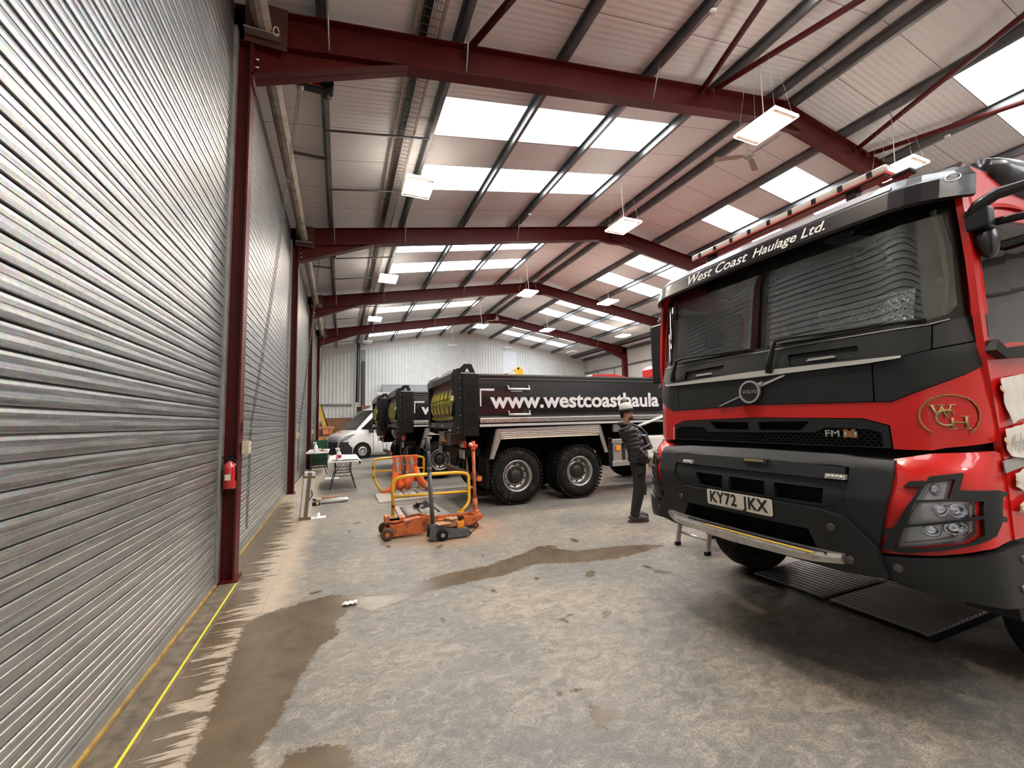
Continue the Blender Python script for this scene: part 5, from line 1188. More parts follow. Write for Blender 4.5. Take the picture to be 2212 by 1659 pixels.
# ---------------------------------------------------------------- white van
def van():
    T = thing('panel_van', 'white panel van at the back, nose poking out past the tippers', 'van', (1.0, 21.1, 0), math.radians(22))
    # local frame: origin at the near front wheel, nose towards -x, body width towards +y
    w = 2.05; MW = mat('van_white', (.78, .78, .80), .25, coat=1); MBk = mat('van_black_plastic', (.012, .012, .013), .5); MG = mat('van_glass', (.015, .02, .018), .12)
    st = []   # stations: x, half width, z bottom, z of the shoulder, z of the top, half width on top
    S = [(-1.02, .62, .25, .62, .86, .50), (-.98, .80, .22, .80, 1.02, .60), (-.85, .94, .2, 1.0, 1.14, .72), (-.55, 1.0, .2, 1.12, 1.26, .84), (-.25, 1.02, .2, 1.22, 1.36, .88), (.0, 1.02, .2, 1.30, 1.62, .86), (.4, 1.025, .2, 1.36, 2.02, .84), (.75, 1.025, .2, 1.4, 2.34, .82), (1.1, 1.025, .2, 1.4, 2.48, .84), (2.0, 1.025, .2, 1.45, 2.52, .86), (4.2, 1.025, .2, 1.45, 2.52, .86)]
    vs = []; n = 14
    for x, hw, zb, zs, zt, ht in S:
        half = [(0, zb), (hw*.92, zb), (hw, zb+.08), (hw, (zb+zs)/2), (hw*.995, zs), ((hw+ht)/2*1.01, (zs+zt)/2+.02), (ht, zt-.03), (ht*.7, zt), ]
        full = [(y, z) for y, z in half]+[(-y, z) for y, z in reversed(half[1:])]
        m_ = len(full); vs += [Vector((x, w/2+y, z)) for y, z in full]
    k = m_; fs = [(i*k+j, i*k+(j+1) % k, (i+1)*k+(j+1) % k, (i+1)*k+j) for i in range(len(S)-1) for j in range(k)]+[tuple(range(k)), tuple((len(S)-1)*k+j for j in reversed(range(k)))]
    MB().add(vs, fs, True).build('body', MW, T)
    def surf(pts, name, m, off=.012, par=T): return MB().add([Vector(p) for p in pts]+[Vector(p)+Vector((.0, .0, -.01)) for p in pts], [tuple(range(len(pts)))]+[tuple(len(pts)+i for i in reversed(range(len(pts))))]+[(i, (i+1) % len(pts), len(pts)+(i+1) % len(pts), len(pts)+i) for i in range(len(pts))]).build(name, m, par)
    # windscreen follows the rake from x=-.2 to .75
    def ws(s, t): x = -.22+.93*s; zt = np.interp(x, [q[0] for q in S], [q[4] for q in S]); hw = .84-.04*s; v = -1+2*t; return Vector((x-.02-.02, w/2+hw*v, zt+.012-.05*abs(v)**4))
    g = MB().grid(ws, 8, 14).build('windscreen', MG, T)
    sw = MB(); sw.prism([(-.05, 1.40), (.62, 2.02), (.8, 2.12), (1.55, 2.14), (1.55, 1.42), (.3, 1.36)], -.012, .05, 'y'); sw.build('side_window', MG, T)
    # front black bumper wrapping to the arch
    bm_ = MB(); bm_.prism([(-1.06, .22), (-.42, .2), (-.42, .46), (-.72, .80), (-1.0, .84), (-1.08, .6)], .02, .12, 'y')
    def fb(s, t): a = -1+2*s; y = w/2+1.0*a; x = -1.075+.42*abs(a)**4.; return Vector((x, y, .2+.58*t+.06*abs(a)))
    bm_.grid(fb, 20, 4); bm_.build('bumper', MBk, T)
    gr = MB()
    for z in (.86, .92): gr.tube([Vector((-1.05+.33*abs(a)**3.2, w/2+.86*a, z+.035*abs(a)+(.03*(1-min(1, abs(a)*8))))) for a in [q/12-1 for q in range(25)]], .016, 6)
    gr.build('chevron_grille', M_CHR, T)
    for s in (-1, 1):
        y = w/2+s*.86
        hl = MB(); hl.prism([(-.93, .93), (-.62, .97), (-.30, 1.20), (-.50, 1.16), (-.80, 1.06)], min(w/2+s*.72, w/2+s*1.01), max(w/2+s*.72, w/2+s*1.01), 'y'); hl.build('headlamp', mat('van_lamp', (.45, .47, .48), .1, .3, coat=1), T)
    mb = MB(); mb.box(-.12, .02, -.30, -.04, 1.22, 1.46, bev=.03); mb.xf(Matrix.Translation((.42, 0, -.02))); mb.build('door_mirror', MBk, T)
    mb = MB(); mb.box(-.0, .012, -.03, .0, .3, 1.35); mb.xf(Matrix.Translation((.55, .015, 0))); mb.build('door_gap', MBk, T)
    # arches and wheels
    mb = MB(); mb.cyl((0, -.01, .34), (0, .3, .34), .44, 24); mb.build('wheel_arch', M_TBLK, T)
    ar = [(.44*math.cos(math.radians(a)), .34+.44*math.sin(math.radians(a))) for a in range(-8, 189, 14)]
    for x, y, s in ((0, -.02, -1), (0, w+.02, 1), (3.2, -.02, -1), (3.2, w+.02, 1)):
        t_, r_, h_ = MB(), MB(), MB()
        t_.lathe([(.20, .01), (.22, 0), (.32, 0), (.345, .04), (.345, .2), (.2, .22)], (x, y, .345), 'y', 36, True, True) if s < 0 else t_.lathe([(.20, -.01), (.22, 0), (.32, 0), (.345, -.04), (.345, -.2), (.2, -.22)], (x, y, .345), 'y', 36, True, True)
        wv = t_.build('wheel', M_TYRE, T)
        r_.lathe([(.215, .0), (.20, -.004*1), (.18, -.03*s*-1), (.15, .005), (.06, .0), (0, -.01)], (x, y, .345), 'y', 28)
        rw = r_.build('rim', mat('steel_wheel', (.5, .5, .5), .4, .6), wv)
        for k in range(8): a = k*PI/4; h_.ball((x+.125*math.cos(a), y+s*.012, .345+.125*math.sin(a)), .03, 8, 6, (1, .3, 1))
        h_.build('wheel_slots', M_BLACK, wv)
    M_OR = mat('orange_script', (.85, .3, .12), .5)
    mb = MB(); p = Vector((-.60, w/2+.25, 1.255)); n_ = Vector((-.42, 0, 1)).normalized()
    sq = basis((-.62, w/2+.22, 1.262), (0, -1, 0), (.93, 0, .40)); mb.tube([sq @ Vector((-.28+.014*k, .045*math.sin(k*1.1)+.012*k/10, 0)) for k in range(40)], .012, 5); mb.build('bonnet_script', M_OR, T)
van()

# ---------------------------------------------------------------- yellow barriers
M_YTUBE = mat('yellow_tube', (.85, .48, .03), .32)
M_RBAND = mat('red_band', (.35, .01, .01), .4)
def rounded(pts, r, n=6):
    out = [Vector(pts[0])]
    for i in range(1, len(pts)-1):
        p, a, b = Vector(pts[i]), Vector(pts[i-1]), Vector(pts[i+1]); u = (a-p).normalized(); v = (b-p).normalized(); rr = min(r, (a-p).length*.45, (b-p).length*.45)
        for k in range(n+1): t = k/n; out.append(p+u*rr*(1-t)**2+v*rr*t**2)
    out.append(Vector(pts[-1])); return out
def barrier(name_label, loc, pts, mid, bands, rad):
    T = thing('safety_barrier', name_label, 'barrier', loc, 0, 'yellow tube barriers'); o = Vector(loc)
    L = lambda q: Vector(q)-o
    MB().tube(rounded([L(p) for p in pts], .16), rad, 12).build('hoop', M_YTUBE, T)
    MB().cyl(L(mid[0]), L(mid[1]), rad*.72, 10).build('mid_rail', M_YTUBE, T)
    for p, q in bands: MB().cyl(L(p), L(q), rad*1.06, 12, cap=False).build('red_band', M_RBAND, T)
    for p in (pts[0], pts[-1]): MB().cyl(L((p[0], p[1], 0)), L((p[0], p[1], .008)), rad*2, 14).build('foot_plate', M_YTUBE, T)
barrier('yellow tube barrier beside the orange trolley jack', (1.5, 7.5, 0), [(.87, 7.62, .0), (.86, 7.58, .64), (1.1, 7.55, .69), (2.0, 7.5, .69), (2.2, 7.5, .66), (2.2, 7.48, .13), (2.02, 7.42, 0)], ((.87, 7.59, .34), (2.2, 7.5, .34)), [((.87, 7.60, .42), (.865, 7.60, .47)), ((.87, 7.605, .15), (.87, 7.605, .20))], .03)
barrier('yellow tube barrier with orange hi-vis clothing hung over it', (1.3, 10.4, 0), [(.93, 10.38, .0), (.76, 10.4, .28), (.745, 10.4, .76), (.9, 10.4, .79), (1.8, 10.42, .79), (1.92, 10.42, .76), (1.92, 10.42, .30), (1.78, 10.5, 0)], ((.75, 10.4, .49), (1.92, 10.42, .51)), [((.747, 10.4, .56), (.746, 10.4, .61)), ((.757, 10.4, .33), (.754, 10.4, .38))], .027)
def hivis():
    T = thing('hi_vis_jacket', 'orange hi-vis jacket and trousers hung over the far yellow barrier', 'jacket', (1.45, 10.37, 0))
    MO = mat('hi_vis_orange', (.95, .17, .045), .65, bump=.5, bscale=14, emit=None); MS = mat('reflective_grey', (.55, .42, .36), .4)
    def fold(x, z): return .035*math.sin(x*38+z*5)+.02*math.sin(x*90+z*14)
    def cloth(x0, x1, z0, z1, y, name, sk=0.0, m=MO, par=T, d=.015):
        mb = MB()
        mb.grid(lambda s, t: Vector((x0+(x1-x0)*s+sk*t-1.45, y-10.37-.03-fold(x0+(x1-x0)*s, z1+(z0-z1)*t)*(t*.8+.1), z1+(z0-z1)*t)), 26, 12)
        mb.grid(lambda s, t: Vector((x0+(x1-x0)*s+sk*t-1.45, y-10.37-.03+d-fold(x0+(x1-x0)*s, z1+(z0-z1)*t)*(t*.8+.1), z1+(z0-z1)*t)), 26, 12)
        return mb.build(name, m, par)
    j = cloth(1.17, 1.75, .22, .83, 10.33, 'jacket_body')
    MB().grid(lambda s, t: Vector((1.17+.58*s-1.45, -.07+.11*t, .83+.012*math.sin(PI*t))), 10, 4).build('jacket_fold', MO, T)
    cloth(1.19, 1.74, .35, .83, 10.44, 'jacket_back')
    for a, b in ((.62, .68), (.42, .48)): cloth(1.175, 1.745, a, b, 10.322, 'reflective_band', 0, MS, j, .004)
    for x in (1.28, 1.6): cloth(x-.03, x+.03, .45, .8, 10.318, 'reflective_band', 0, MS, j, .004)
    MB().tube([(-.08, -.06, .20), (-.1, -.09, .12), (-.14, -.06, .05)], [.09, .08, .06], 10).build('trouser_leg', MO, T)
    def limb(pts, r, name):
        a = MB().tube([Vector(p)-Vector((1.45, 10.37, 0)) for p in pts], r, 12).build(name, MO, T); return a
    limb([(1.24, 10.30, .45), (1.22, 10.27, .28), (1.18, 10.24, .12), (1.05, 10.2, .04), (.92, 10.16, .03)], [.08, .085, .08, .06, .03], 'sleeve')
    limb([(1.68, 10.30, .55), (1.74, 10.27, .36), (1.84, 10.23, .18), (1.98, 10.18, .06), (2.05, 10.15, .05)], [.07, .085, .085, .075, .06], 'sleeve')
    limb([(1.5, 10.31, .35), (1.52, 10.27, .18), (1.48, 10.24, .06)], [.09, .09, .07], 'trouser_leg')
    limb([(1.93, 10.2, .11), (1.97, 10.18, .07)], [.08, .08], 'cuff_band').data.materials[0] = MS
    MB().tube([(-.03, -.085, .84), (.0, -.10, .62), (-.01, -.12, .4), (.01, -.11, .22)], .012, 6).build('black_strap', M_BLACK, T)
    MB().grid(lambda s, t: Vector((-.07+.1*s, -.082-.02*math.sin(3*t), .78-.35*t)), 4, 6).build('grey_lining', mat('mauve_lining', (.25, .15, .14), .8), T)
hivis()

# ---------------------------------------------------------------- jacks
M_JORG = mat('old_orange_paint', (.55, .14, .035), .55, bump=.4, bscale=30, dirt=(.10, .05, .03), dscale=11, damt=.45)
M_JGRY = mat('grey_jack_paint', (.085, .09, .095), .4, dirt=(.2, .19, .17), dscale=18, damt=.1)
def small_wheel(T, c, r, w_, m=M_BLACK):
    x, y, z = c; mb = MB(); mb.lathe([(r*.35, -w_/2), (r*.75, -w_/2), (r*.8, -w_/2+.006), (r*.95, -w_/2), (r, -w_/2+.01), (r, w_/2-.01), (r*.95, w_/2), (r*.35, w_/2)], (x, y, z), 'y', 28, True, True); o = mb.build('wheel', m, T)
    MB().cyl((x, y-w_/2-.006, z), (x, y+w_/2+.006, z), r*.36, 12).build('wheel_hub', M_JORG if m is not M_BLACK else M_GUIDE, o)
def jacks():
    T = thing('trolley_jack', 'long rusty orange trolley jack with its handle upright', 'jack', (1.3, 6.3, 0)); X, Y = 1.3, 6.3
    def P(x, y, z): return (x-X, y-Y, z)
    for y in (6.17, 6.43):
        MB().prism([(.64-X, .05), (.72-X, .03), (1.30-X, .04), (1.85-X, .07), (2.02-X, .14), (2.0-X, .20), (1.84-X, .19), (1.35-X, .19), (1.1-X, .26), (.98-X, .25), (.80-X, .19), (.66-X, .19)], y-Y-.012, y-Y+.012, 'y').build('side_plate', M_JORG, T)
    mb = MB(); mb.box(.68-X, .80-X, -.12, .12, .06, .17); mb.box(1.3-X, 1.9-X, -.12, .12, .06, .15); mb.prism([(.74-X, .20), (1.1-X, .235), (1.15-X, .16), (.8-X, .14)], -.07, .07, 'y'); mb.build('cross_frame', M_JORG, T)
    mb = MB(); mb.cyl((.74-X, 0, .20), (.74-X, 0, .235), .10, 20); mb.box(.60-X, .66-X, -.09, .09, .22, .30); mb.box(.80-X, .86-X, -.09, .09, .22, .27); mb.box(.6-X, .86-X, -.08, .08, .215, .235); mb.build('saddle', M_JORG, T)
    small_wheel(T, P(.62, 6.10, .085), .085, .055, mat('rusty_wheel', (.10, .05, .035), .6, .2, bump=.3, bscale=40)); small_wheel(T, P(.62, 6.50, .085), .085, .055, mat('rusty_wheel', (0, 0, 0)))
    MB().cyl((.62-X, -.2, .085), (.62-X, .2, .085), .022, 10).build('axle', M_JORG, T)
    for y in (6.2, 6.4): small_wheel(T, P(1.92, y, .045), .045, .03, mat('rusty_wheel', (0, 0, 0)))
    mb = MB(); mb.cyl((1.95-X, 0, .17), (1.95-X, 0, .26), .05, 12); mb.obox((1.96-X, 0, .17), (.16, .2, .06), (0, .2, 0)); mb.build('handle_socket', M_JORG, T)
    h = MB().cyl((1.95-X, 0, .2), (1.93-X, 0, 1.2), .026, 12).cyl((1.95-X, 0, .2), (1.947-X, 0, .42), .036, 12).build('handle', M_JORG, T)
    MB().cyl((1.93-X, -.05, 1.2), (1.93-X, .05, 1.2), .035, 12).cyl((1.86-X, 0, 1.24), (2.0-X, 0, 1.22), .028, 10).cyl((1.93-X, 0, 1.15), (1.93-X, 0, 1.3), .03, 10).build('handle_grip', mat('red_grip', (.6, .06, .03), .4), h)
    MB().cyl((1.9-X, -.03, 1.235), (1.86-X, -.05, 1.27), .022, 8).build('release_lever', mat('pale_lever', (.7, .6, .55), .4), h)
    # second, grey jack in front
    T = thing('trolley_jack', 'small dark grey jack with a tall grey handle, in front of the orange jack', 'jack', (1.45, 5.86, 0)); X, Y = 1.45, 5.86
    for y in (-.09, .09): MB().prism([(1.13-X, .03), (1.2-X, .015), (1.70-X, .02), (1.73-X, .05), (1.68-X, .115), (1.40-X, .155), (1.24-X, .21), (1.15-X, .20)], y-.006, y+.006, 'y').build('side_plate', M_JGRY, T)
    MB().box(1.2-X, 1.70-X, -.09, .09, .03, .10).cyl((1.2-X, -.09, .17), (1.2-X, .09, .17), .05, 16).build('frame', M_JGRY, T)
    for y in (-.115, .115): small_wheel(T, (1.31-X, y, .078), .078, .035)
    MB().tube([(1.70-X, -.1, .05), (1.78-X, -.1, .1), (1.78-X, .1, .1), (1.70-X, .1, .05)], .007, 6).build('rear_handle', M_BLACK, T)
    mb = MB()
    for x in (1.4, 1.55, 1.66): mb.ball((x-X, -.1, .05), .008, 8, 6)
    mb.build('rivet', M_STEEL, T)
    h = MB().cyl((1.2-X, 0, .2), (1.155-X, 0, .95), .03, 14).cyl((1.155-X, 0, .95), (1.14-X, 0, 1.27), .024, 14).cyl((1.158-X, 0, .93), (1.152-X, 0, .99), .034, 14).build('handle', M_JGRY, T)
    MB().cyl((1.14-X, 0, 1.22), (1.13-X, 0, 1.40), .034, 14).cyl((1.07-X, 0, 1.39), (1.19-X, 0, 1.39), .02, 10).tube([(1.12-X, 0, 1.2), (1.06-X, 0, 1.27), (1.1-X, 0, 1.36)], .008, 6).build('handle_head', M_JGRY, h)
    cb = mat('cardboard', (.40, .22, .12), .8, var=.1, vscale=8)
    for i, (x, y, z, s, r, lb) in enumerate(((1.33, 5.85, .195, (.20, .14, .05), .1, 'flat torn cardboard box lying on the grey jack'), (1.45, 5.87, .215, (.13, .12, .11), .3, 'small upright cardboard box on the grey jack'))):
        t = thing('cardboard_box', lb, 'box', (x, y, z-s[2]/2), r, 'boxes on the grey jack')
        MB().box(-s[0]/2, s[0]/2, -s[1]/2, s[1]/2, 0, s[2]).build('carton', cb, t)
        MB().obox((0, -s[1]/2-.02, s[2]+.008), (s[0]*.95, .05, .004), (.5, 0, 0)).build('flap', cb, t)
    t = thing('orange_bottle', 'squat orange bottle with black cap on the grey jack', 'bottle', (1.585, 5.86, .12))
    MB().box(-.055, .055, -.05, .05, 0, .10, bev=.02).build('bottle_body', mat('orange_plastic', (.85, .3, .02), .35), t)
    MB().cyl((0, 0, .1), (0, 0, .13), .025, 12).obox((-.03, 0, .145), (.16, .06, .03), (0, .12, 0)).build('bottle_cap', M_BLACK, t)
jacks()

# ---------------------------------------------------------------- brake tester plates in the floor
def testers():
    mp = mat('galv_floor_plate', (.48, .45, .41), .4, .5, dirt=(.5, .42, .32), dscale=6, damt=.3); mr = mat('roller_grey', (.34, .33, .31), .6, .3, bump=.4, bscale=60)
    for lb, q, op, rl in (('roller brake tester bed between the two yellow barriers', [(.76, 10.1), (1.75, 10.6), (1.92, 9.05), (.75, 8.99)], [(1.08, 10.1), (1.66, 10.2), (1.66, 9.25), (1.08, 9.25)], [(1.1, 1.36), (1.40, 1.64)]),
                      ('roller brake tester bed behind the orange jack', [(.98, 8.42), (1.74, 8.42), (1.80, 7.30), (.95, 7.22)], [(1.06, 8.3), (1.66, 8.3), (1.68, 7.5), (1.05, 7.4)], [(1.08, 1.34), (1.38, 1.64)])):
        c = Vector((sum(p[0] for p in q)/4, sum(p[1] for p in q)/4, 0)); T = thing('roller_bed', lb, 'brake tester', c, 0, 'roller beds in the floor')
        bend(MB(), [(x-c.x, y-c.y) for x, y in q], lambda x, y, e: Vector((x, y, .022+e)), .022, [[(x-c.x, y-c.y) for x, y in op]], 3, 3).build('cover_plate', mp, T)
        xs = [p[0]-c.x for p in op]; ys = [p[1]-c.y for p in op]
        MB().box(min(xs), max(xs), min(ys), max(ys), .001, .006).build('pit', M_TBLK, T)
        for a, b in rl:
            mb = MB(); r = (b-a)/2; xc = (a+b)/2-c.x
            vs = [Vector((xc-r*math.cos(PI*k/10), y, .006+.055*math.sin(PI*k/10))) for y in (min(ys)+.04, max(ys)-.04) for k in range(11)]
            mb.add(vs, [(k, k+1, 12+k, 11+k) for k in range(10)]+[tuple(range(11)), tuple(11+k for k in reversed(range(11)))], True); mb.build('roller', mr, T)
        MB().cyl(((xs[0]+xs[1])/2, min(ys)+.05, .04), ((xs[0]+xs[1])/2, max(ys)-.05, .04), .03, 12).build('sensing_roller', mp, T)
    q = [(3.30, 11.85), (2.99, 10.02), (2.04, 10.10), (2.42, 11.9)]
    T = thing('steel_plate', 'plain grey steel plate on the floor under the nearest tipper tail', 'plate', (2.7, 11, 0)); MB().prism([(x-2.7, y-11) for x, y in q], 0, .012, 'z').build('plate', mp, T)
    T = thing('rag', 'crumpled dark rag and strap lying on the roller bed', 'rag', (1.42, 7.9, .06))
    MB().grid(lambda s, t: Vector((-.16+.34*s, -.1+.2*t, .02+.05*math.sin(s*7)*math.cos(t*5)+.04*math.sin(PI*s))), 16, 12).build('cloth', mat('dark_cloth', (.03, .03, .03), .9), T)
    MB().grid(lambda s, t: Vector((-.14+.12*s, -.06+.1*t, .07+.03*math.sin(s*7)*math.cos(t*5))), 8, 8).build('pale_cloth', mat('pale_cloth', (.5, .45, .4), .9), T)
testers()

# ---------------------------------------------------------------- trestle tables and what is on them
M_TTOP = mat('white_table_top', (.80, .79, .78), .45); M_TLEG = mat('dark_table_leg', (.035, .03, .028), .4, .3)
def table(x0, x1, y0, y1, z, label):
    cx, cy = (x0+x1)/2, (y0+y1)/2; T = thing('folding_table', label, 'table', (cx, cy, 0), 0, 'white folding tables'); a, b = (x1-x0)/2, (y1-y0)/2
    MB().box(-a, a, -b, b, z-.04, z, bev=.012).build('table_top', M_TTOP, T)
    for s in (-1, 1):
        yy = s*(b-.30)
        for e in (-1, 1):
            MB().tube(rounded([(e*a*.55, yy, z-.05), (e*a*.50, yy, z*.55), (e*a*.86, yy+s*.10, .0)], .1), .013, 8).build('leg', M_TLEG, T)
        MB().tube([(-a*.52, yy, z*.56), (a*.52, yy, z*.56)], .011, 6).tube([(-a*.6, yy+s*.03, .32), (a*.6, yy+s*.03, .32)], .011, 6).build('cross_bar', M_TLEG, T)
        MB().tube([(-a*.5, yy, z*.56), (0, yy-s*.3, z-.06), (a*.5, yy, z*.56)], .009, 6).build('folding_strut', M_TLEG, T)
    return T
table(-.27, .44, 11.2, 13.3, .72, 'white folding table nearer the camera, draped with crumpled sheet')
table(-1.0, -.33, 14.9, 17.0, .74, 'white folding table farther back, against the shutter')
def sheet_on_table():
    T = thing('plastic_sheet', 'crumpled white sheet spread over the nearer folding table', 'sheet', (.12, 12.2, .722)); rr = random.Random(2)
    def f(s, t):
        x = -.28+.68*s; y = -.95+1.9*t; n = noise.noise(Vector((x*7, y*5, 0))); z = .012+.022*abs(n)+.015*abs(noise.noise(Vector((x*17, y*15, 3))))
        if x > .33: z -= (x-.33)*1.5
        return Vector((x+.02*n, y, max(z, -.3)))
    MB().grid(f, 26, 40).build('sheet', mat('white_film', (.82, .81, .80), .5), T)
    MB().ball((.36, -.95, -.06), .03, 8, 6).tube([(.35, -.95, -.03), (.36, -.96, -.09), (.33, -.95, -.12)], .012, 5).build('black_clip', M_BLACK, T)
sheet_on_table()
def spray(x, y, z, lb, red=True, s=1.0):
    T = thing('spray_bottle', lb, 'bottle', (x, y, z), .4, 'spray bottles')
    MB().lathe([(0, 0), (.048*s, 0), (.05*s, .02*s), (.05*s, .13*s), (.035*s, .17*s), (.016*s, .19*s), (.015*s, .21*s)], (0, 0, 0), 'z', 20).build('bottle_body', mat('bottle_white', (.82, .82, .84), .35), T)
    MB().box(-.07*s, .02*s, -.012*s, .012*s, .225*s, .25*s, bev=.004).cyl((0, 0, .20*s), (0, 0, .23*s), .018*s, 10).obox((-.045*s, 0, .205*s), (.01*s, .012*s, .05*s), (0, .5, 0)).build('trigger', mat('trigger_white', (.75, .75, .75), .4), T)
    if red: MB().box(-.035*s, .035*s, -.0515*s, -.04*s, .05*s, .11*s).build('label', mat('red_label', (.45, .01, .02), .4), T)
spray(-.02, 11.35, .725, 'white spray bottle with red label on the nearer folding table', True, 1.25)
spray(-.72, 15.1, .745, 'white spray bottle on the farther folding table', False, 1.3)
def small_stuff():
    for x, y, s, c, lb, nm, cat in ((-.55, 15.3, (.22, .10, .04), (.5, .05, .04), 'red tool on the farther folding table', 'hand_tool', 'tool'), (-.42, 15.25, (.14, .2, .03), (.5, .5, .5), 'grey tray on the farther folding table', 'tray', 'tray'), (-.62, 15.6, (.2, .1, .05), (.02, .02, .02), 'black case on the farther folding table', 'tool_case', 'case')):
        T = thing(nm, lb, cat, (x, y, .742)); m = mat(nm+'_m', c, .5)
        if nm == 'tray':
            MB().box(-s[0]/2, s[0]/2, -s[1]/2, s[1]/2, 0, .006).box(-s[0]/2, -s[0]/2+.006, -s[1]/2, s[1]/2, 0, s[2]).box(s[0]/2-.006, s[0]/2, -s[1]/2, s[1]/2, 0, s[2]).box(-s[0]/2, s[0]/2, -s[1]/2, -s[1]/2+.006, 0, s[2]).build('tray_body', m, T)
        elif nm == 'hand_tool': MB().cyl((-.11, 0, .02), (.05, 0, .02), .016, 8).box(.04, .11, -.03, .03, 0, .04, bev=.006).build('tool_body', m, T)
        else: MB().box(-s[0]/2, s[0]/2, -s[1]/2, s[1]/2, 0, s[2], bev=.008).build('case_body', m, T); MB().tube([(-.04, -.05, .03), (-.03, -.075, .03), (.03, -.075, .03), (.04, -.05, .03)], .006, 5).build('handle', m, T)
    T = thing('paper', 'curled white paper standing on the farther folding table', 'paper', (-.62, 15.15, .742)); MB().grid(lambda s, t: Vector((-.06+.12*s, .03*math.sin(3*s), .1*t+.03*s)), 8, 4).build('sheet', mat('paper_buff', (.7, .62, .5), .8), T)
    # green bin behind the far table
    T = thing('green_crate', 'dark green crate with rounded rails behind the farther folding table', 'crate', (-.76, 18.0, 0)); g = mat('dark_green', (.01, .07, .035), .4); g2 = mat('green_rail', (.02, .17, .07), .4)
    mb = MB(); mb.box(-.33, .33, -.3, -.28, .1, 1.02); mb.box(-.33, .33, .28, .3, .1, 1.02); mb.box(-.33, -.31, -.28, .28, .1, 1.02); mb.box(.31, .33, -.28, .28, .1, 1.02); mb.box(-.33, .33, -.3, .3, .08, .11); mb.build('crate_body', g, T)
    for x in (-.31, .31): MB().tube(rounded([(x, -.31, 0), (x, -.31, 1.06), (x, .31, 1.06), (x, .31, 0)], .08), .025, 8).build('rail', g2, T)
    # tall packing box on end, wrapped in white with brown tape
    T = thing('packing_box', 'tall slim white carton with brown tape standing beside the shutters', 'box', (-.54, 8.16, 0)); T.rotation_euler = (0, math.radians(4.5), .12)
    MB().box(-.085, .085, -.09, .09, .0, .80, bev=.006).build('carton', mat('white_card', (.62, .62, .62), .6), T)
    tp = mat('brown_tape', (.16, .11, .07), .4)
    MB().box(-.03, .03, -.0925, -.088, .0, .80).box(-.03, .03, .088, .0925, 0, .8).build('tape_strip', tp, T); MB().box(-.088, .088, -.0935, .0935, .0, .05).build('tape_band', tp, T); MB().box(-.09, .09, -.0935, .0935, .70, .74).build('tape_band', tp, T)
    MB().tube([(.05, -.092, .5), (.075, -.11, .42), (.03, -.095, .33)], .007, 6).build('cord', M_BLACK, T)
    # long bag of rolled film with brush on the floor
    T = thing('plastic_bag', 'clear plastic bag of rolls lying on the floor by the carton', 'bag', (-.18, 9.6, 0)); 
    def bg(s, t): a = 2*PI*t; x = -.36+.72*s; r = .055*(1-.5*abs(2*s-1)**3)+.012*noise.noise(Vector((x*12, a*2, 0))); return Vector((x, .08*math.sin(a)*(1-.3*s), max(.002, .05+r*math.cos(a))))
    MB().grid(bg, 26, 14).build('bag_film', mat('cloudy_film', (.75, .74, .73), .25, coat=.5, bump=.8, bscale=14), T)
    T = thing('paint_brush', 'wide brush with an orange-brown handle on top of the plastic bag', 'brush', (-.33, 9.5, .095)); MB().cyl((0, 0, .02), (.30, .08, .035), .018, 10).build('handle', mat('brush_handle', (.5, .2, .1), .5), T); MB().obox((-.06, -.01, .02), (.12, .09, .03), (0, 0, .2)).build('ferrule', mat('pale_ferrule', (.6, .55, .5), .4), T); MB().obox((-.14, -.03, .015), (.08, .09, .03), (0, 0, .2)).build('bristles', M_BLACK, T)
    T = thing('spray_can', 'small black and yellow can lying against the plastic bag', 'can', (-.42, 9.40, .035)); MB().cyl((-.1, 0, 0), (.06, .0, 0), .033, 14).build('can_body', M_BLACK, T); MB().cyl((.0, 0, 0), (.04, 0, 0), .034, 14).build('can_band', mat('ochre_band', (.6, .42, .12), .5), T)
    # white folded card like a small tent
    T = thing('peaked_card', 'small white peaked card lying on the floor beside the carton', 'card', (-.33, 8.2, 0)); MB().lathe([(.075, 0), (.07, .004), (.035, .01), (.022, .07), (.012, .085), (0, .088)], (0, 0, 0), 'z', 20).box(-.12, .12, -.09, .09, 0, .004).build('card', mat('paper_white', (.8, .8, .8), .6), T)
    T = thing('paper', 'flat white paper on the floor between the two folding tables', 'paper', (-.2, 14.0, .002)); MB().box(-.2, .2, -.3, .25, 0, .004).build('sheet', mat('paper_white'), T)
    T = thing('tissue', 'small crumpled white tissue beside the wet trail', 'tissue', (.1, 4.16, 0)); MB().grid(lambda s, t: Vector((-.06+.12*s+.01*math.sin(9*t), -.035+.07*t, .008+.012*abs(math.sin(s*9)*math.cos(t*7)))), 16, 10).build('sheet', mat('paper_white'), T)
small_stuff()

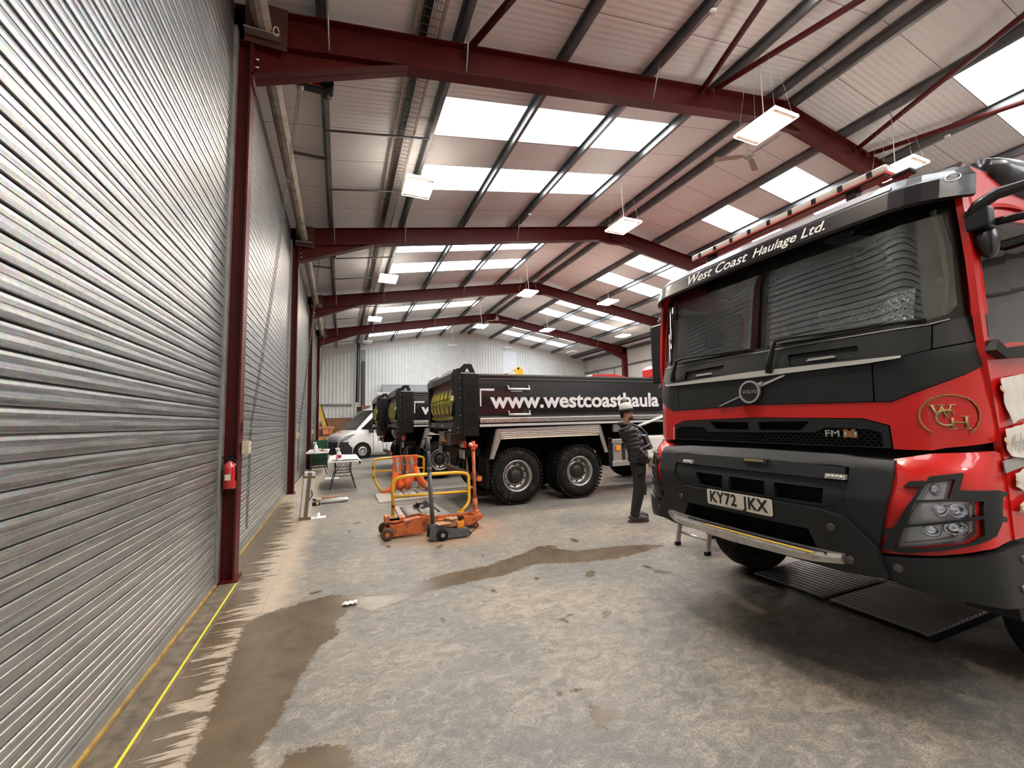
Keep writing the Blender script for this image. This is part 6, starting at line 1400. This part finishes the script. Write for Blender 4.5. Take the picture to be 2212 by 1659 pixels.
# ---------------------------------------------------------------- column fittings, chain hoists
def fittings():
    T = thing('fire_extinguisher', 'red fire extinguisher hung in the recess of the nearest column', 'extinguisher', (-1.06, 5.21, .97)); r = mat('extinguisher_red', (.5, .01, .01), .25, coat=1)
    MB().lathe([(0, 0), (.055, 0), (.06, .015), (.06, .21), (.05, .25), (.02, .275), (.016, .29)], (0, 0, 0), 'z', 24).build('cylinder', r, T)
    MB().box(-.02, .02, -.02, .02, .285, .315, bev=.004).obox((-.03, -.0, .335), (.09, .02, .012), (0, -.3, 0)).obox((-.03, -.0, .315), (.09, .02, .01), (0, .1, 0)).build('valve', M_BLACK, T)
    MB().tube([(.02, 0, .3), (.06, -.02, .28), (.07, -.02, .16), (.06, -.02, .08)], .009, 6).build('hose', M_BLACK, T); MB().box(-.03, .02, -.0605, -.05, .09, .15).build('label', mat('label_cream', (.7, .66, .6), .5), T)
    MB().box(-.03, .03, .055, .065, .1, .33).build('bracket', M_BLACK, T)
    for i, (y, nm) in enumerate(((5.40, 'nearest'), (11.40, 'second'), (17.4, 'third'))):
        T = thing('isolator_box', 'cream isolator box with red switch on the %s column' % nm, 'switch box', (-.985, y, 1.38), 0, 'isolator boxes'); m = mat('cream_box', (.55, .49, .38), .4)
        MB().box(0, .07, -.06, .06, -.07, .07, bev=.006).build('casing', m, T); MB().cyl((.02, .06, 0), (.02, .085, 0), .022, 12).cyl((.02, .085, 0), (.05, .095, -.0), .014, 8).build('rotary_switch', mat('switch_red', (.55, .02, .02), .4), T)
        T = thing('chain_guide', 'small grey chain guide above the isolator box on the %s column' % nm, 'chain guide', (-.985, y+.02, 1.62), 0, 'chain guides'); MB().box(0, .06, -.05, .05, -.05, .04, bev=.004).build('keeper', M_GUIDE, T)
        # endless hand chain: modelled links
        top = Vector((-.55, y+.4, 6.1)); mid = Vector((-.92, y+.03, 1.62)); bot = Vector((-.93, y+.03, .50))
        T = thing('hand_chain', 'long hanging steel hand chain beside the %s column' % nm, 'chain', mid, 0, 'shutter hand chains'); mb = MB(); mc = mat('chain_steel', (.10, .09, .08), .5, .6)
        for off in (-.03, .03):
            pts = []
            for k in range(200): 
                t = k/199; p = top.lerp(mid, t); p += Vector((.0, off*(1.2+1.5*(1-t)), -.55*math.sin(PI*t)*.45)); pts.append(p)
            for k in range(60): t = (k+1)/60; pts.append(mid.lerp(bot, t)+Vector((0, off, 0)))
            step = .032 if i == 0 else .06; d = 0; last = pts[0]; kk = 0
            for a, b in zip(pts, pts[1:]):
                L_ = (b-a).length; d += L_
                while d >= step:
                    d -= step; q = b-(b-a).normalized()*d; dr = (b-a).normalized(); sd = Vector((1, 0, 0)) if kk % 2 else Vector((0, 1, 0)); sd = (sd-dr*sd.dot(dr)).normalized()
                    h, w_ = step*.62, step*.24
                    loop = [q-mid+dr*h*c_+sd*w_*s_ for c_, s_ in ((1, 0), (.6, 1), (-.6, 1), (-1, 0), (-.6, -1), (.6, -1))]
                    mb.tube(loop, (.0022 if i == 0 else .004), 4, True, False); kk += 1
        mb.build('chain_links', mc, T)
        if i < 2 or True:
            T = thing('chain_hoist', 'black door operator with yellow and red labels under the %s haunch' % nm, 'door operator', (-.34, y+.42, 6.12), 0, 'door operators')
            MB().box(-.22, .2, -.07, .07, .0, .16, bev=.02).cyl((.12, -.1, .08), (.12, .12, .08), .09, 16).build('gearbox', M_BLACK, T); MB().cyl((-.21, -.04, .03), (-.21, .04, .03), .06, 16).build('chain_wheel', M_GUIDE, T)
            MB().box(-.13, -.05, -.078, -.07, .01, .06).build('yellow_label', mat('label_yellow', (.75, .5, .05), .5), T); MB().box(-.05, .08, -.078, -.07, .01, .06).build('red_label', mat('label_red', (.5, .05, .03), .5), T)
            MB().box(-.2, .18, -.03, .03, .16, .26).build('mount', M_BLACK, T)
fittings()

# ---------------------------------------------------------------- hop-up platform beyond the truck
def hopup():
    T = thing('step_platform', 'folding aluminium step platform standing beyond the red truck bumper', 'step platform', (4.25, 3.97, 0)); m = mat('silver_ladder', (.6, .58, .55), .3, .8)
    for x in (3.95, 4.55):
        s = -1 if x < 4.2 else 1
        for y in (3.74, 4.2):
            MB().prism([(x-4.25-.028, .0), (x-4.25+.028, .0), (x-4.25-s*.10+.028, .50), (x-4.25-s*.10-.028, .50)], y-3.97-.012, y-3.97+.012, 'y').build('leg', m, T)
            MB().box(x-4.25-.034, x-4.25+.034, y-3.97-.02, y-3.97+.02, 0, .04).build('foot', M_BLACK, T)
        MB().cyl((x-4.25-s*.03, -.23, .16), (x-4.25-s*.03, .23, .16), .016, 8).build('rung', m, T)
        for y in (-.22, .22): MB().tube([(x-4.25-s*.04, y, .2), (x-4.25-s*.04, y*.45, .36)], .01, 6).build('brace', m, T)
    MB().box(-.24, .24, -.26, .26, .49, .53, bev=.006).build('platform', m, T)
hopup()

# ---------------------------------------------------------------- things at the far end
def far_end():
    T = thing('loader_crane', 'yellow crane arm rising behind the nearest tipper body', 'crane', (8.0, 19.6, 0)); y = mat('crane_yellow', (.85, .42, .02), .4)
    T.location = (8.35, 19.6, 0)
    MB().box(-.35, .35, -.35, .35, 0, .3).cyl((0, 0, .3), (0, 0, 3.2), .2, 14).build('pedestal', y, T)
    MB().prism([(-.2, 3.0), (.25, 3.0), (.38, 3.4), (.36, 4.2), (.18, 4.38), (.0, 4.32), (-.02, 3.9)], -.16, .16, 'y').build('mast_head', y, T)
    MB().prism([(-.15, 3.75), (-1.0, 3.35), (-1.0, 3.15), (.1, 3.2), (.1, 3.9)], -.12, .12, 'y').build('inner_boom', y, T)
    MB().cyl((.08, -.17, 4.28), (.08, .17, 4.28), .06, 12).cyl((.1, -.18, 3.8), (.1, .18, 3.8), .09, 12).build('pivot_pin', M_BLACK, T)
    MB().cyl((.08, 0, 4.28), (-.55, 0, 3.98), .03, 10).build('piston_rod', M_STEEL, T); MB().cyl((-.5, 0, 4.0), (-1.25, 0, 3.66), .055, 12).build('ram', M_BLACK, T)
    T = thing('drilling_attachment', 'yellow and orange machine with slanted arm in the far left corner', 'machine', (-.75, 27.0, 0)); o_ = mat('machine_orange', (.5, .2, .05), .5, dirt=(.3, .18, .12), dscale=5); ye = mat('machine_yellow', (.6, .36, .04), .5)
    MB().prism([(-.50, 2.75), (-.32, 2.8), (.05, 1.5), (-.15, 1.4)], -.12, .12, 'y').build('slanted_arm', ye, T); MB().prism([(-.32, 2.82), (-.27, 2.8), (.12, 1.5), (.06, 1.48)], -.10, .10, 'y').build('arm_edge', M_BLACK, T)
    MB().box(-.55, .35, -.4, .4, .15, .95, bev=.05).build('machine_body', o_, T); MB().box(-.5, .45, -.3, .3, 1.38, 1.55, bev=.03).box(-.5, -.38, -.3, .3, .95, 1.4).box(.2, .34, -.3, .3, .95, 1.4).build('frame', o_, T)
    MB().tube([(-.3, -.42, .9), (-.5, -.5, .5), (-.3, -.55, .25), (0, -.5, .3), (.1, -.45, .7), (-.1, -.42, .95)], .03, 8).build('hose', mat('hose_ochre', (.45, .3, .12), .6), T)
    MB().box(-.15, .15, -.36, -.30, 1.1, 1.35).build('orange_cover', mat('cover_orange', (.8, .2, .1), .5), T)
    for s in (-1, 1): MB().box(-.6, .4, s*.42-.06, s*.42+.06, 0, .18).build('skid', M_BLACK, T)
    T = thing('plywood_stack', 'brown plywood sheets standing against the far wall left of the van', 'plywood', (-.15, 28.9, 0)); 
    for k in range(5): MB().box(-.95+.02*k, .9, -.05*k-.02, -.05*k+.01, 0, 2.06-.03*k).build('board', mat('plywood_brown', (.20, .10, .055), .7, var=.15, vscale=2), T)
    T = thing('cardboard_stack', 'stacked brown cartons against the far wall above the van roof', 'carton stack', (1.3, 28.4, 0))
    for k, (a, b, h0, h1) in enumerate(((-.4, .6, 0, .9), (-.4, .6, .9, 1.8), (-.3, .55, 1.8, 2.45), (-.05, .5, 2.45, 2.8))): MB().box(a, b, -.4, .4, h0, h1, bev=.01).build('carton', mat('carton_dark', (.16, .08, .05), .8), T)
    T = thing('speaker_box', 'small black box on the stacked cartons by the far wall', 'box', (1.10, 28.3, 2.455)); MB().box(-.12, .12, -.12, .12, 0, .28, bev=.02).obox((-.1, 0, .22), (.22, .18, .02), (0, -.2, 0)).build('casing', M_BLACK, T)
    # shutter hood on the end wall
    o = struct(MB().box(2.6, 7.6, 28.95, 29.38, 3.73, 4.27).build('door_5', mat('hood_grey', (.30, .31, .33), .5)), 'grey shutter hood on the far wall')
    MB().box(2.25, 7.6, 28.9, 29.0, 3.55, 3.72).build('hood_rail', mat('rail_white', (.6, .6, .62), .4), o); MB().box(2.7, 7.5, 29.3, 29.36, 0, 3.6).build('curtain', mat('curtain_grey', (.45, .46, .47), .5), o)
    MB().box(2.6, 7.6, 28.93, 28.95, 4.24, 4.29).build('hood_flashing', mat('rail_white'), o)
    # red lockers edge beyond the cab: a red tractor unit parked by the far wall
far_end()
# ---------------------------------------------------------------- the person
def skin_mesh(nodes, edges, sub=2, root=0):
    me = bpy.data.meshes.new('tmp'); me.from_pydata([n[0] for n in nodes], edges, []); o = bpy.data.objects.new('tmp', me); COL.objects.link(o)
    o.modifiers.new('s', 'SKIN').use_smooth_shade = True
    for i, n in enumerate(nodes):
        r = n[1]; sv = me.skin_vertices[0].data[i]; sv.radius = r if isinstance(r, tuple) else (r, r); sv.use_root = (i == root)
    m = o.modifiers.new('d', 'SUBSURF'); m.levels = sub; m.render_levels = sub
    bpy.context.view_layer.update(); dg = bpy.context.evaluated_depsgraph_get(); r = bpy.data.meshes.new_from_object(o.evaluated_get(dg))
    bpy.data.objects.remove(o); bpy.data.meshes.remove(me)
    bm = bmesh.new(); bm.from_mesh(r); bpy.data.meshes.remove(r); return bm
def person():
    OX, OY = 4.33, 5.45; FA = -.85
    T = thing('person', 'person in black puffer jacket and pale bobble hat leaning back by the tipper', 'person', (OX, OY, 0))
    T.rotation_euler = (0, 0, -.3)
    # local: +x is where the body faces, y across, z up
    SK = mat('skin', (.48, .27, .19), .5); JK = mat('black_puffer', (.018, .017, .018), .38, bump=.15, bscale=25); TR = mat('black_trousers', (.010, .010, .011), .8, bump=.2, bscale=40)
    hip = Vector((.06, 0, .97)); 
    # body (head, neck, hands, one skin)
    N = [(hip, (.10, .12)), (Vector((.03, 0, 1.15)), (.085, .10)), (Vector((-.08, 0, 1.38)), (.08, .11)), (Vector((-.12, 0, 1.49)), .055), (Vector((-.10, 0, 1.55)), .055), (Vector((-.085, 0, 1.61)), (.092, .076)), (Vector((-.075, 0, 1.69)), (.106, .086)), (Vector((-.085, 0, 1.75)), (.083, .072))]
    E = [(0, 1), (1, 2), (2, 3), (3, 4), (4, 5), (5, 6), (6, 7)]
    def arm(s, sh, el, wr, hd):
        b = len(N); N.extend([(sh, .035), (el, .042), (wr, .026), (hd, (.018, .034))]); E.extend([(2, b), (b, b+1), (b+1, b+2), (b+2, b+3)])
    sR = (Vector((-.10, -.17, 1.40)), Vector((-.06, -.24, 1.13)), Vector((.13, -.24, .93)), Vector((.16, -.235, .875)))
    sL = (Vector((-.08, .17, 1.40)), Vector((.04, .26, 1.14)), Vector((.24, .20, .97)), Vector((.285, .185, .92)))
    arm(-1, *sR); arm(1, *sL)
    lg = []
    for s, kn, an in ((-1, Vector((.04, -.11, .52)), Vector((-.07, -.10, .10))), (1, Vector((.10, .12, .52)), Vector((.02, .12, .10)))):
        b = len(N); N.extend([(hip+Vector((0, s*.09, -.08)), .085), (kn, .06), (an, .042)]); E.extend([(0, b), (b, b+1), (b+1, b+2)]); lg.append((kn, an))
    mb = MB(); bm = skin_mesh(N, E, 2)
    c = Vector((-.075, 0, 1.665))
    for v in bm.verts:      # face: nose, chin, eye hollows; head turned to the near side
        d = v.co-c
        if d.z > -.11 and d.length < .2:
            f = Vector((math.cos(FA), math.sin(FA), 0)); t = d.dot(f); side = d.dot(Vector((-f.y, f.x, 0)))
            if t > .04:
                if abs(side) < .018 and -.035 < d.z < .02: v.co += f*.018
                if abs(d.z-.012) < .014 and .018 < abs(side) < .045: v.co -= f*.008
                if d.z < -.06: v.co += f*.008
    mb.bm(bm, None, True)
    # fingers and thumbs joined to the palms
    for hd, wr, s in ((sR[3], sR[2], -1), (sL[3], sL[2], 1)):
        dr = (hd-wr).normalized(); sd = Vector((1, 0, 0)); sd = (sd-dr*sd.dot(dr)).normalized(); cu = dr.cross(sd)*s
        for k, L_ in enumerate((.062, .072, .068, .052)):
            b = hd+sd*(.028-.019*k)+dr*.012; p = [b-dr*.02, b+dr*L_*.45-cu*.006, b+dr*L_*.8-cu*.022, b+dr*L_*.95-cu*.038]; mb.tube(p, [.010, .0095, .0085, .007], 8)
        b = hd+sd*.03-dr*.03; mb.tube([b, b+sd*.03+dr*.02, b+sd*.035+dr*.05-cu*.01], [.013, .011, .009], 8)
    body = mb.build('body', SK, T)
    f = Vector((math.cos(FA), math.sin(FA), 0)); sd = Vector((-f.y, f.x, 0))
    # beard and moustache, eyes, ears
    mb = MB(); mb.ball(c+f*.040+Vector((0, 0, -.066)), .058, 16, 12, (1, 1, .62)); mb.ball(c+f*.088+Vector((0, 0, -.036)), .022, 10, 8, (.6, 1.0, .3)); mb.build('beard', mat('dark_hair', (.035, .022, .016), .9), T)
    mb = MB()
    for s in (-1, 1): mb.ball(c+f*.092+sd*.032*s+Vector((0, 0, .012)), .010, 8, 6); mb.ball(c+f*.096+sd*.032*s+Vector((0, 0, .030)), .013, 8, 6, (.6, 1.2, .3))
    mb.build('eyes', mat('eye_dark', (.03, .02, .015), .2), T)
    mb = MB()
    for s in (-1, 1): mb.ball(c-f*.0+sd*.080*s+Vector((0, 0, -.005)), .028, 10, 8, (.6, .35, 1))
    mb.build('ears', SK, T)
    mb = MB(); mb.ball(c-f*.03+Vector((0, 0, .0)), .088, 16, 12, (1, .95, 1.0)); mb.build('hair', mat('dark_hair'), T)
    # bobble hat
    hc = c+Vector((-.012, 0, .045)); tilt = Matrix.Translation(hc) @ Matrix.Rotation(-.12, 4, 'Y')
    mb = MB(); mb.lathe([(.103, 0), (.108, .03), (.105, .07), (.085, .115), (.045, .145), (0, .155)], (0, 0, 0), 'z', 24); mb.xf(tilt); hat = mb.build('bobble_hat', mat('pale_wool', (.52, .55, .50), .9, bump=.8, bscale=60), T)
    mb = MB(); mb.lathe([(.100, -.012), (.113, -.01), (.116, .025), (.108, .045), (.1, .045)], (0, 0, 0), 'z', 24); mb.xf(tilt); mb.build('hat_cuff', mat('black_wool', (.012, .012, .012), .9), hat)
    mb = MB(); mb.ball(tilt @ Vector((-.01, 0, .175)), .042, 12, 10); mb.build('bobble', mat('grey_wool', (.20, .21, .21), .95, bump=1, bscale=80), hat)
    # jacket: puffed torso and sleeves
    def puff(path, rad, amp, n, m=14):
        mbb = MB(); pts = []; rs = []
        K = n*6
        for i in range(K+1):
            t = i/K; seg = t*(len(path)-1); a = min(int(seg), len(path)-2); u = seg-a; pts.append(path[a].lerp(path[a+1], u)); r = rad[a]*(1-u)+rad[a+1]*u; rs.append(r+amp*abs(math.sin(PI*t*n)))
        mbb.tube(pts, rs, m); return mbb
    tor = [Vector((.055, 0, .90)), Vector((.065, 0, 1.05)), Vector((.03, 0, 1.2)), Vector((-.05, 0, 1.36)), Vector((-.11, 0, 1.46)), Vector((-.125, 0, 1.50))]
    mb = puff(tor, [.138, .142, .142, .138, .115, .07], .009, 9, 20)
    mb.v = [(x, y*1.32, z) for x, y, z in mb.v]; jk = mb.build('jacket', JK, T)
    for a in (sR, sL):
        puff([a[0]+Vector((.0, 0, .02)), a[0].lerp(a[1], .5), a[1], a[1].lerp(a[2], .5), a[2]], [.098, .084, .072, .064, .050], .009, 9).build('sleeve', JK, T)
    mb = MB(); mb.tube([Vector((-.125+.085*math.cos(t*PI/8), .085*math.sin(t*PI/8), 1.50-.02*math.cos(t*PI/8))) for t in range(16)], .034, 8, True); mb.build('collar', JK, jk)
    mb = MB(); mb.tube([Vector((-.075, -.05, 1.535)), Vector((-.045, 0, 1.515)), Vector((-.06, .05, 1.53)), Vector((-.03, -.01, 1.47))], .022, 8); mb.build('orange_neck', mat('orange_neck', (.8, .14, .04), .7), T)
    # chest pouch with pockets and straps
    G = mat('grey_pouch', (.09, .095, .10), .35, bump=.5, bscale=30)
    mb = MB(); mb.obox((.19, -.02, 1.22), (.07, .26, .24), (0, -.32, 0), .02); mb.obox((.235, -.07, 1.18), (.04, .10, .12), (0, -.32, 0), .01); mb.obox((.235, .05, 1.18), (.04, .10, .12), (0, -.32, 0), .01); p = mb.build('chest_pouch', G, T)
    mb = MB(); mb.tube([(.20, -.10, 1.34), (.08, -.13, 1.45), (-.08, -.12, 1.52)], .014, 6); mb.tube([(.20, .08, 1.34), (.08, .12, 1.45), (-.08, .12, 1.52)], .014, 6); mb.tube([(.22, -.15, 1.2), (.1, -.215, 1.15), (-.05, -.215, 1.12)], .014, 6); mb.build('pouch_strap', G, p)
    # trousers
    NT = [(Vector((.06, 0, .98)), (.135, .165)), (Vector((.06, 0, .90)), (.13, .15))]; ET = [(0, 1)]
    for (kn, an), s in zip(lg, (-1, 1)):
        b = len(NT); NT.extend([(hip+Vector((0, s*.09, -.14)), .100), (hip.lerp(kn, .6)+Vector((0, s*.03, 0)), .088), (kn, .082), (kn.lerp(an, .5), .076), (an+Vector((0, 0, .03)), .072), (an+Vector((.01, 0, -.05)), .074)]); ET.extend([(1, b)]+[(b+i, b+i+1) for i in range(5)])
    mb = MB(); mb.bm(skin_mesh(NT, ET, 2), None, True); tr = mb.build('trousers', TR, T)
    gp = mat('grey_pocket', (.02, .021, .023), .7)
    mb = MB(); mb.obox((.02, -.19, .80), (.10, .02, .13), (0, .1, 0), .008); mb.obox((.10, -.11, .50), (.04, .11, .18), (0, .1, 0), .015); mb.build('pockets', gp, tr)
    # boots
    for kn, an in lg:
        mb = MB(); x, y = an.x, an.y
        mb.tube([(x-.06, y, .055), (x-.0, y, .07), (x+.08, y, .058), (x+.16, y, .045), (x+.205, y, .038)], [.052, .060, .056, .050, .034], 12); mb.cyl((x, y, .06), (x, y, .14), .05, 12); b = mb.build('boot', mat('worn_boot', (.05, .045, .038), .55, bump=.4, bscale=40), T)
        MB().prism([(x-.10, y-.038), (x+.1, y-.05), (x+.19, y-.042), (x+.225, y), (x+.19, y+.042), (x+.1, y+.05), (x-.10, y+.038)], 0, .03, 'z').build('sole', mat('brown_sole', (.07, .028, .018), .7), b)
    return T
person()
def tape_roll():
    T = thing('tape_roll', 'pale yellow roll of tape hanging at the hip of the person', 'tape', (4.56, 5.22, .915)); T.rotation_euler = (0, .2, -.2)
    MB().lathe([(.038, -.022), (.072, -.024), (.074, 0), (.072, .024), (.038, .022)], (0, 0, 0), 'y', 28, True, True).build('roll', mat('pale_yellow_tape', (.80, .78, .35), .45), T)
    MB().tube([(0, 0, .04), (-.03, .02, .12), (-.06, .03, .16)], .006, 6).build('loop', M_BLACK, T)
tape_roll()
